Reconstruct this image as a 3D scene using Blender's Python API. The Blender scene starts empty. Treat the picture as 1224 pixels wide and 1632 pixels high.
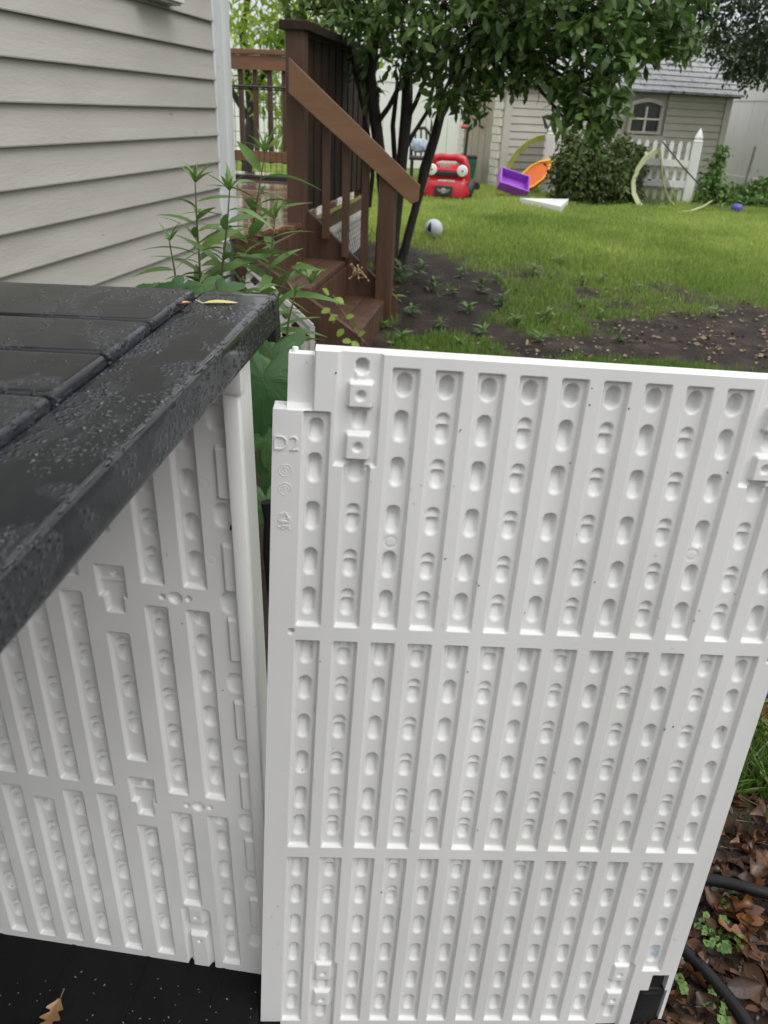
import bpy, bmesh, math, random
import numpy as np
from mathutils import Vector, Matrix

random.seed(7)
RNG = np.random.default_rng(11)
SC = bpy.context.scene
COL = SC.collection

# ------------------------------------------------------------------ camera
F_PX, CX, CY = 1267.0, 612.0, 816.0          # focal length and centre in photo pixels (1224 x 1632)
PITCH, ROLL, CAM_H = math.radians(26.8), math.radians(2.68), 1.2
A3 = np.array
R0 = A3([1, 0, 0.]); U0 = A3([0, math.sin(PITCH), math.cos(PITCH)]); FW = A3([0, math.cos(PITCH), -math.sin(PITCH)])
RC = math.cos(ROLL) * R0 + math.sin(ROLL) * U0
UC = -math.sin(ROLL) * R0 + math.cos(ROLL) * U0
EYE = A3([0, 0, CAM_H])
cam_d = bpy.data.cameras.new('camera')
cam = bpy.data.objects.new('camera', cam_d); COL.objects.link(cam); SC.camera = cam
cam.matrix_world = Matrix([[RC[0], UC[0], -FW[0], 0], [RC[1], UC[1], -FW[1], 0], [RC[2], UC[2], -FW[2], CAM_H], [0, 0, 0, 1]])
cam_d.sensor_fit = 'VERTICAL'; cam_d.sensor_height = 36; cam_d.lens = 36 * F_PX / 1632
cam_d.clip_start = 0.02; cam_d.clip_end = 300
cam_d.dof.use_dof = True; cam_d.dof.focus_distance = 1.05; cam_d.dof.aperture_fstop = 11.0

# ------------------------------------------------------------------ sky, sun, exposure
SUN_EL, SUN_ROT = math.radians(58), math.radians(215)
wd = bpy.data.worlds.new('World'); SC.world = wd; wd.use_nodes = True
nt = wd.node_tree; nt.nodes.clear()
out = nt.nodes.new('ShaderNodeOutputWorld'); bg = nt.nodes.new('ShaderNodeBackground')
sky = nt.nodes.new('ShaderNodeTexSky'); sky.sky_type = 'NISHITA'; sky.sun_disc = False
sky.sun_elevation = SUN_EL; sky.sun_rotation = SUN_ROT; sky.air_density = 2.0; sky.dust_density = 6.0; sky.ozone_density = 1.0
hs = nt.nodes.new('ShaderNodeHueSaturation'); hs.inputs['Saturation'].default_value = 0.10
mx = nt.nodes.new('ShaderNodeMix'); mx.data_type = 'RGBA'; mx.inputs[0].default_value = 0.8
mx.inputs[7].default_value = (11.6, 11.75, 12.0, 1)            # the even cloud deck of a rainy day
nt.links.new(sky.outputs[0], hs.inputs['Color']); nt.links.new(hs.outputs[0], mx.inputs[6])
# overcast luminance: the zenith three times as bright as the horizon, alike all round
tcw = nt.nodes.new('ShaderNodeTexCoord'); sep = nt.nodes.new('ShaderNodeSeparateXYZ'); nt.links.new(tcw.outputs['Generated'], sep.inputs[0])
mr = nt.nodes.new('ShaderNodeMapRange'); nt.links.new(sep.outputs['Z'], mr.inputs[0]); mr.inputs[1].default_value = 0; mr.inputs[2].default_value = 1; mr.inputs[3].default_value = .55; mr.inputs[4].default_value = 1.65
vm_ = nt.nodes.new('ShaderNodeVectorMath'); vm_.operation = 'SCALE'; nt.links.new(mx.outputs[2], vm_.inputs[0]); nt.links.new(mr.outputs[0], vm_.inputs['Scale'])
nt.links.new(vm_.outputs[0], bg.inputs[0]); bg.inputs[1].default_value = 0.10
nt.links.new(bg.outputs[0], out.inputs[0])
sun_d = bpy.data.lights.new('sun', 'SUN'); sun_d.energy = 0.9; sun_d.angle = math.radians(40); sun_d.color = (1, .97, .92)
sun = bpy.data.objects.new('sun', sun_d); COL.objects.link(sun)
_sd = Vector((math.sin(SUN_ROT) * math.cos(SUN_EL), math.cos(SUN_ROT) * math.cos(SUN_EL), math.sin(SUN_EL)))
_sd = Vector((0.45, -0.35, 0.82)).normalized()                  # from behind the viewer's right shoulder
sky.sun_elevation = math.asin(_sd.z); sky.sun_rotation = math.atan2(_sd.x, _sd.y)
sun.rotation_euler = _sd.to_track_quat('Z', 'Y').to_euler()
sun.location = (3, -4, 8)
SC.view_settings.view_transform = 'Standard'; SC.view_settings.look = 'None'
SC.view_settings.exposure = 0.26; SC.view_settings.gamma = 1.0; SC.view_settings.use_curve_mapping = False
SC.render.engine = 'CYCLES'; SC.cycles.use_denoising = True
SC.cycles.use_adaptive_sampling = True; SC.cycles.adaptive_threshold = .015; SC.cycles.diffuse_bounces = 3; SC.cycles.glossy_bounces = 3; SC.cycles.max_bounces = 7; SC.cycles.transparent_max_bounces = 12; SC.cycles.caustics_reflective = False; SC.cycles.caustics_refractive = False

# ------------------------------------------------------------------ surveying helpers
def ray(x, y):
    d = FW * F_PX + RC * (x - CX) - UC * (y - CY)
    return d / np.linalg.norm(d)
def atz(x, y, z):
    d = ray(x, y); return EYE + d * ((z - CAM_H) / d[2])
def at(x, y, Y):
    d = ray(x, y); return EYE + d * (Y / d[1])
def onplane(x, y, p0, n):
    d = ray(x, y); return EYE + d * (((p0 - EYE) @ n) / (d @ n))
GZ = -0.033
def terr(Y, X=0.0):                                            # the yard rises towards the back
    Y = np.asarray(Y, float); t = np.clip((Y - 2.5) / 6.5, 0, 1)
    return GZ + (.35 - GZ) * t * t * (3 - 2 * t)
def bumpy(X, Y):
    X = np.asarray(X, float); Y = np.asarray(Y, float)
    return (.012 * np.sin(X * 3.1 + Y * 1.7) * np.sin(Y * 2.3 - X) + .006 * np.sin(X * 11 + 2 * Y) * np.sin(Y * 9)) * np.clip((Y - 2.2) / 1.5, 0, 1)
def gh(X, Y): return terr(Y) + bumpy(X, Y)
def onground(x, y):
    z = 0.0
    for _ in range(60):
        p = atz(x, y, z); z = float(terr(p[1]))
    p[2] = float(gh(p[0], p[1])); return p

# ------------------------------------------------------------------ object helpers
BASE = {}
def base_of(o):
    return BASE.get(o.name, A3([0, 0, 0.])) if o else A3([0, 0, 0.])
def props(o, label=None, cat=None, group=None, kind=None):
    if label: o['label'] = label
    if cat: o['category'] = cat
    if group: o['group'] = group
    if kind: o['kind'] = kind
    return o
def thing(name, label, cat, loc, group=None):
    o = bpy.data.objects.new(name, None); COL.objects.link(o); o.empty_display_size = .05
    o.location = [float(c) for c in loc]; BASE[o.name] = A3([float(c) for c in loc])
    return props(o, label, cat, group)
def link(name, me, mat, parent=None, loc=None):
    o = bpy.data.objects.new(name, me); COL.objects.link(o)
    if mat is not None: me.materials.append(mat)
    if parent is not None:
        o.parent = parent; BASE[o.name] = base_of(parent)
        if loc is not None: raise ValueError
    else:
        l = A3([0, 0, 0.]) if loc is None else A3(loc, float)
        o.location = l; BASE[o.name] = l
    return o
def mesh_np(name, V, quads=None, tris=None, mat=None, parent=None, smooth=False, loc=None, attr=None):
    V = np.asarray(V, np.float32)
    b = base_of(parent) if parent is not None else (A3([0, 0, 0.]) if loc is None else A3(loc, float))
    V = V - b.astype(np.float32)
    me = bpy.data.meshes.new(name)
    q = np.zeros((0, 4), np.int32) if quads is None else np.asarray(quads, np.int32)
    t = np.zeros((0, 3), np.int32) if tris is None else np.asarray(tris, np.int32)
    me.vertices.add(len(V)); me.vertices.foreach_set('co', V.ravel())
    nl = q.size + t.size; me.loops.add(nl); me.loops.foreach_set('vertex_index', np.concatenate([q.ravel(), t.ravel()]))
    me.polygons.add(len(q) + len(t))
    ls = np.concatenate([np.arange(len(q)) * 4, q.size + np.arange(len(t)) * 3]).astype(np.int32)
    me.polygons.foreach_set('loop_start', ls)
    if smooth: me.polygons.foreach_set('use_smooth', np.ones(len(q) + len(t), bool))
    me.update(calc_edges=True); me.validate()
    if attr is not None:
        a = me.attributes.new('var', 'FLOAT', 'POINT'); a.data.foreach_set('value', np.asarray(attr, np.float32))
    return link(name, me, mat, parent, loc)

class MB:
    """collects shapes that become one mesh"""
    def __init__(s): s.v = []; s.f = []
    def add(s, vs, fs):
        b = len(s.v); s.v += [tuple(map(float, p)) for p in vs]; s.f += [tuple(i + b for i in f) for f in fs]; return s
    def box(s, c, size, ax=None, top=1.0, topy=None):
        ax = np.eye(3) if ax is None else np.asarray(ax, float)
        ty = top if topy is None else topy
        h = A3(size, float) / 2; vs = []
        for z in (-1, 1):
            kx, ky = (1, 1) if z < 0 else (top, ty)
            for x, y in ((-1, -1), (1, -1), (1, 1), (-1, 1)):
                vs.append(A3(c) + ax[0] * x * h[0] * kx + ax[1] * y * h[1] * ky + ax[2] * z * h[2])
        return s.add(vs, [(0, 3, 2, 1), (4, 5, 6, 7), (0, 1, 5, 4), (1, 2, 6, 5), (2, 3, 7, 6), (3, 0, 4, 7)])
    def prism(s, pts, ext):
        n = len(pts); e = A3(ext, float)
        vs = [A3(p, float) for p in pts] + [A3(p, float) + e for p in pts]
        return s.add(vs, [tuple(range(n - 1, -1, -1)), tuple(range(n, 2 * n))] + [(i, (i + 1) % n, n + (i + 1) % n, n + i) for i in range(n)])
    def bar(s, a, b, w, h, up=(0, 0, 1)):
        a, b = A3(a, float), A3(b, float); d = b - a; L = np.linalg.norm(d); d /= L
        u = A3(up, float); u = u - d * (u @ d); u /= np.linalg.norm(u); sd = np.cross(d, u)
        return s.box((a + b) / 2, (L, w, h), (d, sd, u))
    def tube(s, pts, rad, k=8, cap=True, closed=False):
        P = [A3(p, float) for p in pts]; n = len(P)
        rad = [rad] * n if np.isscalar(rad) else rad
        b = len(s.v); ref = None
        for i in range(n):
            d = (P[(i + 1) % n] - P[i - 1]) if closed else (P[min(i + 1, n - 1)] - P[max(i - 1, 0)])
            d = d / (np.linalg.norm(d) + 1e-9)
            if ref is None:
                ref = A3([0, 0, 1.]) if abs(d[2]) < .9 else A3([1., 0, 0])
            ref = ref - d * (ref @ d); ref /= np.linalg.norm(ref) + 1e-9
            sd = np.cross(d, ref)
            for j in range(k):
                t = 2 * math.pi * j / k
                s.v.append(tuple(P[i] + rad[i] * (math.cos(t) * ref + math.sin(t) * sd)))
        for i in range(n if closed else n - 1):
            i2 = (i + 1) % n
            for j in range(k):
                j2 = (j + 1) % k
                s.f.append((b + i * k + j, b + i * k + j2, b + i2 * k + j2, b + i2 * k + j))
        if cap and not closed:
            s.f.append(tuple(b + j for j in range(k - 1, -1, -1))); s.f.append(tuple(b + (n - 1) * k + j for j in range(k)))
        return s
    def lathe(s, c, prof, k=16, ax=None):
        ax = np.eye(3) if ax is None else np.asarray(ax, float); b = len(s.v); n = len(prof)
        for r, z in prof:
            for j in range(k):
                t = 2 * math.pi * j / k
                s.v.append(tuple(A3(c) + ax[0] * r * math.cos(t) + ax[1] * r * math.sin(t) + ax[2] * z))
        for i in range(n - 1):
            for j in range(k):
                j2 = (j + 1) % k
                s.f.append((b + i * k + j, b + i * k + j2, b + (i + 1) * k + j2, b + (i + 1) * k + j))
        s.f.append(tuple(b + j for j in range(k - 1, -1, -1))); s.f.append(tuple(b + (n - 1) * k + j for j in range(k)))
        return s
    def loft(s, rings, cap=True):
        n = len(rings[0]); b = len(s.v)
        for r in rings: s.v += [tuple(map(float, p)) for p in r]
        for i in range(len(rings) - 1):
            for j in range(n):
                j2 = (j + 1) % n
                s.f.append((b + i * n + j, b + i * n + j2, b + (i + 1) * n + j2, b + (i + 1) * n + j))
        if cap:
            s.f.append(tuple(b + j for j in range(n - 1, -1, -1))); s.f.append(tuple(b + (len(rings) - 1) * n + j for j in range(n)))
        return s
    def build(s, name, mat, parent=None, smooth=False, bevel=0, loc=None, seg=2, fix=False, angle=35):
        b = base_of(parent) if parent is not None else (A3([0, 0, 0.]) if loc is None else A3(loc, float))
        me = bpy.data.meshes.new(name)
        me.from_pydata([(x - b[0], y - b[1], z - b[2]) for x, y, z in s.v], [], s.f); me.update()
        if bevel or fix:
            bm = bmesh.new(); bm.from_mesh(me)
            bmesh.ops.recalc_face_normals(bm, faces=bm.faces)
            if bevel:
                es = [e for e in bm.edges if len(e.link_faces) == 2 and e.calc_face_angle(0) > .5]
                bmesh.ops.bevel(bm, geom=es, offset=bevel, segments=seg, profile=.5, affect='EDGES', clamp_overlap=True)
            bm.to_mesh(me); bm.free()
        if smooth:
            for p in me.polygons: p.use_smooth = True
            try: me.set_sharp_from_angle(angle=math.radians(angle))
            except Exception: pass
        return link(name, me, mat, parent, loc)

# ------------------------------------------------------------------ materials
MATS = {}
def mat(name, col, rough=.5, col2=None, nscale=6.0, bump=0.0, bscale=80.0, rough2=None, rscale=9.0, spec=.5,
        attr=False, stretch=(1, 1, 1), trans=0.0, metal=0.0, coat=0.0, lo=.35, hi=.65, detail=4.0, col3=None, n3=40.0, t3=.62):
    if name in MATS: return MATS[name]
    m = bpy.data.materials.new(name); m.use_nodes = True; t = m.node_tree; N = t.nodes; L = t.links
    b = N['Principled BSDF']; o = N['Material Output']
    tc = N.new('ShaderNodeTexCoord'); mp = N.new('ShaderNodeMapping'); mp.inputs['Scale'].default_value = stretch
    L.new(tc.outputs['Object'], mp.inputs['Vector'])
    def noise(sc, det=detail):
        n = N.new('ShaderNodeTexNoise'); n.inputs['Scale'].default_value = sc; n.inputs['Detail'].default_value = det
        L.new(mp.outputs[0], n.inputs['Vector']); return n.outputs['Fac']
    def mrange(src, a, c, x, y):
        r = N.new('ShaderNodeMapRange'); r.inputs[1].default_value = a; r.inputs[2].default_value = c
        r.inputs[3].default_value = x; r.inputs[4].default_value = y; L.new(src, r.inputs[0]); return r.outputs[0]
    def mixc(fac, ca, cb):
        x = N.new('ShaderNodeMix'); x.data_type = 'RGBA'; L.new(fac, x.inputs[0])
        for i, c in ((6, ca), (7, cb)):
            if isinstance(c, tuple): x.inputs[i].default_value = (*c, 1)
            else: L.new(c, x.inputs[i])
        return x.outputs[2]
    c = col
    if col2 is not None:
        if attr:
            a = N.new('ShaderNodeAttribute'); a.attribute_name = 'var'; fac = a.outputs['Fac']
        else: fac = mrange(noise(nscale), lo, hi, 0, 1)
        c = mixc(fac, col, col2)
    if col3 is not None:
        c = mixc(mrange(noise(n3, 3), t3, t3 + .06, 0, 1), c, col3)
    if isinstance(c, tuple): b.inputs['Base Color'].default_value = (*c, 1)
    else: L.new(c, b.inputs['Base Color'])
    b.inputs['Roughness'].default_value = rough; b.inputs['Metallic'].default_value = metal
    b.inputs['Specular IOR Level'].default_value = spec
    if coat: b.inputs['Coat Weight'].default_value = coat; b.inputs['Coat Roughness'].default_value = .08
    if rough2 is not None: L.new(mrange(noise(rscale), .4, .6, rough, rough2), b.inputs['Roughness'])
    if bump:
        bp = N.new('ShaderNodeBump'); bp.inputs['Strength'].default_value = 1.0; bp.inputs['Distance'].default_value = bump
        L.new(noise(bscale), bp.inputs['Height']); L.new(bp.outputs[0], b.inputs['Normal'])
    if trans:
        tr = N.new('ShaderNodeBsdfTranslucent'); ms = N.new('ShaderNodeMixShader'); ms.inputs[0].default_value = trans
        if isinstance(c, tuple): tr.inputs[0].default_value = (*c, 1)
        else: L.new(c, tr.inputs[0])
        L.new(b.outputs[0], ms.inputs[1]); L.new(tr.outputs[0], ms.inputs[2]); L.new(ms.outputs[0], o.inputs[0])
    MATS[name] = m; return m

# ------------------------------------------------------------------ leaves
PROFILE = {
    'lance': lambda s: np.sin(np.pi * s ** .8) ** .9 * (1 - .25 * s),
    'oval': lambda s: np.sin(np.pi * s ** .9) ** .75,
    'obov': lambda s: np.sin(np.pi * s ** 1.25) ** .8,
    'oak': lambda s: np.sin(np.pi * np.clip(s, 0, 1) ** .9) ** .6 * (.62 + .38 * np.sin(s * 2 * np.pi * 3.4 - .9)),
    'blade': lambda s: (1 - s) ** .7 + .05,
}
def leaf_batch(P, D, Nrm, length, width, prof='lance', n=3, fold=.25, droop=.3, var=None, curl=0.0):
    """many leaves as one vertex block: P base points, D directions, Nrm approx. upper-side normals"""
    P = np.asarray(P, float); m = len(P)
    D = np.asarray(D, float); D = D / np.linalg.norm(D, axis=1)[:, None]
    Nrm = np.asarray(Nrm, float); Nrm = Nrm - D * (Nrm * D).sum(1)[:, None]; Nrm /= np.linalg.norm(Nrm, axis=1)[:, None] + 1e-9
    S = np.cross(D, Nrm)
    length = np.broadcast_to(np.asarray(length, float), (m,)); width = np.broadcast_to(np.asarray(width, float), (m,))
    droop = np.broadcast_to(np.asarray(droop, float), (m,)); fold = np.broadcast_to(np.asarray(fold, float), (m,)); curl = np.broadcast_to(np.asarray(curl, float), (m,))
    s = np.linspace(0, 1, n + 1); w = PROFILE[prof](np.clip(s, 1e-4, 1 - 1e-4)); w = np.maximum(w, .02)
    V = np.zeros((m, n + 1, 3, 3))
    for i in range(n + 1):
        ctr = P + D * (length * s[i])[:, None] - Nrm * (droop * length * s[i] ** 2)[:, None]
        hw = width * w[i] / 2
        cu = np.cos(curl * s[i]); up = fold + np.abs(np.sin(curl * s[i]))
        V[:, i, 0] = ctr - S * (hw * cu)[:, None] + Nrm * (hw * up)[:, None]
        V[:, i, 1] = ctr
        V[:, i, 2] = ctr + S * (hw * cu)[:, None] + Nrm * (hw * up)[:, None]
    V = V.reshape(-1, 3); q = []
    for i in range(n):
        for c in (0, 1):
            q.append((i * 3 + c, i * 3 + c + 1, (i + 1) * 3 + c + 1, (i + 1) * 3 + c))
    q = np.asarray(q)[None] + (np.arange(m) * (n + 1) * 3)[:, None, None]
    var = RNG.random(m) if var is None else var
    return V, q.reshape(-1, 4), np.repeat(var, (n + 1) * 3)
def merge(bs):
    V = []; Q = []; A = []; o = 0
    for v, q, a in bs:
        V.append(v); Q.append(q + o); A.append(a); o += len(v)
    return np.concatenate(V), np.concatenate(Q), np.concatenate(A)
def rdir(m, up=0.0):
    d = RNG.normal(size=(m, 3)); d[:, 2] += up; return d / np.linalg.norm(d, axis=1)[:, None]
def smooth01(x):
    x = np.clip(x, 0, 1); return x * x * (3 - 2 * x)

# ------------------------------------------------------------------ moulded resin panels
WHITE_PL = mat('white_resin', (.70, .70, .69), .34, (.62, .62, .605), 5.0, stretch=(1, 1, .35), bump=.00008, bscale=420, spec=.45, rough2=.5, rscale=14, col3=(.30, .28, .25), n3=95, t3=.765)
WHITE_IN = mat('white_resin_speckled', (.78, .78, .765), .42, (.69, .69, .675), 4.0, bump=.00008, bscale=420, spec=.4, col3=(.12, .11, .10), n3=85, t3=.74)
def lines(lo, hi, marks, step):
    xs = [lo] + sorted(m for m in set(marks) if lo < m < hi) + [hi]; o = []
    for a, b in zip(xs[:-1], xs[1:]):
        if b - a < .05: continue
        k = max(1, int(math.ceil((b - a) / step))); o += list(a + (b - a) * np.arange(k) / k)
    return A3(o + [hi])
class Relief:
    """a height field in millimetres over a panel face, on a grid that follows the mouldings"""
    def __init__(s, u, v):
        s.u, s.v = u, v; s.U, s.V = np.meshgrid(u, v, indexing='ij'); s.h = np.zeros_like(s.U); s.keep = np.ones((len(u) - 1, len(v) - 1), bool)
    def win(s, a, b, c, d):
        return (slice(max(np.searchsorted(s.u, a) - 1, 0), np.searchsorted(s.u, b) + 1), slice(max(np.searchsorted(s.v, c) - 1, 0), np.searchsorted(s.v, d) + 1))
    def sdbox(s, w, a, b, c, d, r):
        U, V = s.U[w], s.V[w]; qx = abs(U - (a + b) / 2) - (b - a) / 2 + r; qy = abs(V - (c + d) / 2) - (d - c) / 2 + r
        return -(np.hypot(np.maximum(qx, 0), np.maximum(qy, 0)) + np.minimum(np.maximum(qx, qy), 0) - r)
    def low(s, a, b, c, d, dep, draft=2.5, r=2.5):
        w = s.win(a - 1, b + 1, c - 1, d + 1); s.h[w] = np.minimum(s.h[w], -dep * np.clip(s.sdbox(w, a, b, c, d, r) / draft, 0, 1))
    def box(s, a, b, c, d, dep, draft=2.5, r=3.2):                # dep < 0 recess, > 0 raised
        w = s.win(a - 1, b + 1, c - 1, d + 1); s.h[w] += dep * np.clip(s.sdbox(w, a, b, c, d, r) / draft, 0, 1)
    def setbox(s, a, b, c, d, z, draft=2.0, r=1.5):
        w = s.win(a - 1, b + 1, c - 1, d + 1); t = np.clip(s.sdbox(w, a, b, c, d, r) / draft, 0, 1); s.h[w] = s.h[w] * (1 - t) + z * t
    def dimple(s, uc, vb, vt, wd=15, dep=10, ridge=None, soft=3.6, rd=.6, ramp=.62):
        """a scoop: steep at the top, its floor rising towards the bottom"""
        r = wd / 2; w = s.win(uc - r - 1, uc + r + 1, vb - 1, vt + 1); U, V = s.U[w], s.V[w]
        vv = np.clip(V, vb + r, vt - r); d = r - np.hypot(U - uc, V - vv)
        t = 1 - (1 - np.clip(d / soft, 0, 1)) ** 2
        t = t * (1 - .35 * (np.clip(abs(U - uc) / r, 0, 1)) ** 2)
        f = (V - vb) / (vt - vb); lng = .22 + .78 * np.clip(f / ramp, 0, 1) ** 1.1
        if ridge is not None:
            k = smooth01((f - (1 - ridge)) / .10 + .5); lng = lng * (1 - k) + k * rd * (.35 + .65 * np.clip((f - 1 + ridge) / (ridge * .7), 0, 1))
        s.h[w] -= dep * t * lng
    def twin(s, uc, vb, vt, wd=16, dep=14):
        s.dimple(uc, vb, vt, wd, dep, .47, 2.6, .9, .45)
    def disc(s, uc, vc, r, dep, soft=2.0):
        w = s.win(uc - r - 1, uc + r + 1, vc - r - 1, vc + r + 1); d = r - np.hypot(s.U[w] - uc, s.V[w] - vc)
        s.h[w] += dep * np.sin(np.clip(d / soft, 0, 1) * np.pi / 2)
    def ring(s, uc, vc, r, dep=-.5):
        w = s.win(uc - r - 3, uc + r + 3, vc - r - 3, vc + r + 3); d = abs(np.hypot(s.U[w] - uc, s.V[w] - vc) - r)
        s.h[w] += dep * np.clip(1.3 - d, 0, 1)
    def cut(s, a, b, c, d):
        uc = (s.u[:-1] + s.u[1:]) / 2; vc = (s.v[:-1] + s.v[1:]) / 2
        s.keep &= ~(((uc > a) & (uc < b))[:, None] & ((vc > c) & (vc < d))[None])
    def solid(s, name, org, du, dv, dn, th, mat, parent, back):
        nu, nv = s.h.shape; idx = np.arange(nu * nv).reshape(nu, nv)
        W = org + (s.U[..., None] * du + s.V[..., None] * dv + s.h[..., None] * dn) / 1000
        V = W.reshape(-1, 3); k = s.keep
        Q = np.stack([idx[:-1, :-1], idx[1:, :-1], idx[1:, 1:], idx[:-1, 1:]], -1)[k]
        kp = np.pad(k, 1); c = kp[1:-1, 1:-1]; E = []
        m = c & ~kp[:-2, 1:-1]; E.append(np.stack([idx[:-1, 1:], idx[:-1, :-1]], -1)[m])
        m = c & ~kp[2:, 1:-1]; E.append(np.stack([idx[1:, :-1], idx[1:, 1:]], -1)[m])
        m = c & ~kp[1:-1, :-2]; E.append(np.stack([idx[:-1, :-1], idx[1:, :-1]], -1)[m])
        m = c & ~kp[1:-1, 2:]; E.append(np.stack([idx[1:, 1:], idx[:-1, 1:]], -1)[m])
        E = np.concatenate(E); ub, inv = np.unique(E, return_inverse=True); inv = inv.reshape(E.shape)
        Bk = org + (s.U.reshape(-1)[ub][:, None] * du + s.V.reshape(-1)[ub][:, None] * dv - th * dn) / 1000
        # a separate copy of the rim keeps the edge of the face crisp
        V = np.concatenate([V, V[ub], Bk]); n0 = nu * nv; n1 = n0 + len(ub)
        Q2 = np.stack([n0 + inv[:, 1], n0 + inv[:, 0], n1 + inv[:, 0], n1 + inv[:, 1]], -1)
        bv = []; bq = []
        for (a, b, cc, d) in back:
            o = len(V) + len(bv); bv += [org + (x * du + y * dv - th * dn) / 1000 for x, y in ((a, cc), (a, d), (b, d), (b, cc))]; bq.append((o, o + 1, o + 2, o + 3))
        V = np.concatenate([V, A3(bv)]); Q = np.concatenate([Q, Q2, A3(bq)])
        return mesh_np(name, V, Q, mat=mat, parent=parent, smooth=True)

def droplets(org, du, dv, dn, rel, spots, parent, water):
    bs = []; fs = []; o = 0
    for (u, v, r) in spots:
        i = min(max(np.searchsorted(rel.u, u), 1), len(rel.u) - 1); j = min(max(np.searchsorted(rel.v, v), 1), len(rel.v) - 1)
        if not rel.keep[i - 1, j - 1]: continue
        h = rel.h[i, j]; k = 8
        for q, (rr, zz) in enumerate(((1.0, 0.0), (.8, .42), (.4, .62))):
            for a in range(k):
                t = 2 * math.pi * a / k; st = 1.15 if math.sin(t) < 0 else 1.0
                bs.append(org + ((u + r * rr * math.cos(t)) * du + (v + r * rr * math.sin(t) * st) * dv + (h + .05 + r * zz) * dn) / 1000)
        for q in (0, 1):
            for a in range(k): fs.append((o + q * k + a, o + q * k + (a + 1) % k, o + (q + 1) * k + (a + 1) % k, o + (q + 1) * k + a))
        fs.append((o + 2 * k, o + 2 * k + 1, o + 2 * k + 2, o + 2 * k + 3)); fs.append((o + 2 * k, o + 2 * k + 3, o + 2 * k + 4, o + 2 * k + 7)); fs.append((o + 2 * k + 4, o + 2 * k + 5, o + 2 * k + 6, o + 2 * k + 7))
        o += 3 * k
    ob = mesh_np('water_droplets', A3(bs), A3(fs), mat=water, parent=parent, smooth=True); ob['kind'] = 'stuff'; return ob

def glassy(name, col=(1, 1, 1), rough=.02, ior=1.33):
    m = bpy.data.materials.new(name); m.use_nodes = True; b = m.node_tree.nodes['Principled BSDF']
    b.inputs['Base Color'].default_value = (*col, 1); b.inputs['Roughness'].default_value = rough; b.inputs['IOR'].default_value = ior
    b.inputs['Transmission Weight'].default_value = 1.0; return m
WATER = glassy('water')

# ---- the loose panel standing in front (its own right, up and outward axes)
dU = ray(17194.7, 1625.2); dV = -ray(384.77, 3711.8); dV = dV - dU * (dV @ dU); dV /= np.linalg.norm(dV); dN = np.cross(dU, dV)
PO = atz(418.6, 1627.8, 0.0)
COLS = [27, 70.2, 113.3, 156.2, 199, 241.6, 284.8, 328, 371.2, 414.4, 457.4, 505.3, 549.4]; CW = 28.3
ROW1 = [(949.8, 973.5), (901.5, 934.7), (851.9, 884.3), (796.6, 829.6), (741.9, 774.4), (691.7, 725.5)]
ROW2 = [(625, 658), (574, 607), (517.4, 551.2), (461.3, 495.4), (404.6, 439.2), (359.1, 392.8)]
ROW3 = [(286, 320), (236, 269.4), (179.1, 212.6), (122.7, 157.7), (66.3, 100.4), (19.1, 50.1)]
um = []; vm = []
for c in COLS: um += [c, c + 2.5, c + CW - 2.5, c + CW]
for a in (679, 980, 931, 344, 660, 2, 326, 111): vm += [a, a + 2.5, a - 2.5]
um += [10.5, 12.5, 36, 37.5, 59.5, 62, 102, 104.5, 555, 568, 593, 597, 26, 495, 497.5, 538, 540.5]; vm += [0, 930, 932, 985, 103, 70, 6, 874, 876.5, 126, 123.5]
rel = Relief(lines(-3, 602, um, 1.4), lines(-32, 992, vm, 1.6))
DEP = -6.2
for i, c in enumerate(COLS):
    clip = i in (1, 11)
    if clip:
        rel.box(c - 10.5, c + CW + 6, 874, 999, -5.0, 2.5, 2)
        rel.box(c, c + CW, 679, 876, DEP, 2.5, 2.5)
    else: rel.box(c, c + CW, 679, 931 if i == 0 else 980, DEP)
    rel.box(c, c + CW, 344, 660, DEP)
    if clip:
        rel.box(c, c + CW, 122, 326, DEP); rel.low(c - 3.5, c + CW + 4, -50, 126, 6.2, 2.5, 5)
    else: rel.box(c, c + CW, 111 if i == 12 else 2, 326, DEP)
    uc = c + CW / 2 - .6; rdg = .42 if i % 2 else None
    for k, (b, t) in enumerate(ROW1):
        if i == 0 and k == 0: continue
        if i == 0 and k == 1: b, t = 897, 922
        if clip and k < 3: continue
        rel.dimple(uc, b, t, 14.6, 10.5 if k else 13, rdg if k else None, 3.6 if k else 2.6, .6, .62 if k else .3)
    for k, (b, t) in enumerate(ROW2):
        if i == 12 and k == 0: b, t = 619, 650
        rel.dimple(uc, b, t, 14.6, 10.5, rdg)
    for k, (b, t) in enumerate(ROW3):
        if i == 12 and k > 3: continue
        if clip and k > 3: continue
        rel.dimple(uc, b, t, 14.4, 10.5, (.4 if (i % 2 and k < 2) else None))
    if clip:
        rel.dimple(uc, 970, 986, 13.5, 14, None, 2.0); rel.box(uc - 7, uc + 7, 958, 976, 2, 2)
        rel.dimple(uc, 913, 938, 15, 8, None, 4.0); rel.dimple(uc, 855, 888, 16, 8, None, 4.0)
        for (b, t) in ((936, 964), (880.5, 911)):
            rel.setbox(uc - 13, uc + 13, b, t, 2.2, 1.8, 2.5); rel.disc(uc, (b + t) / 2, 5.2, -4.5, 3.0); rel.disc(uc, (b + t) / 2, 2.2, -3, .8)
        for (b, t) in ((85, 122), (31, 64.5)):
            rel.setbox(uc - 13, uc + 13, b, t, -1.0, 6.0 if 0 else 3.0, 2.0); rel.disc(uc, (b + t) / 2 - 3, 4.0, -3.5, 2.5)
        rel.dimple(uc, 64, 84, 14, 6); rel.dimple(uc, 2, 30, 14, 7)
rel.box(-10, 37.5, 931, 999, -13, 3, 1.0)                                     # stepped shoulder at the upper left
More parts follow.
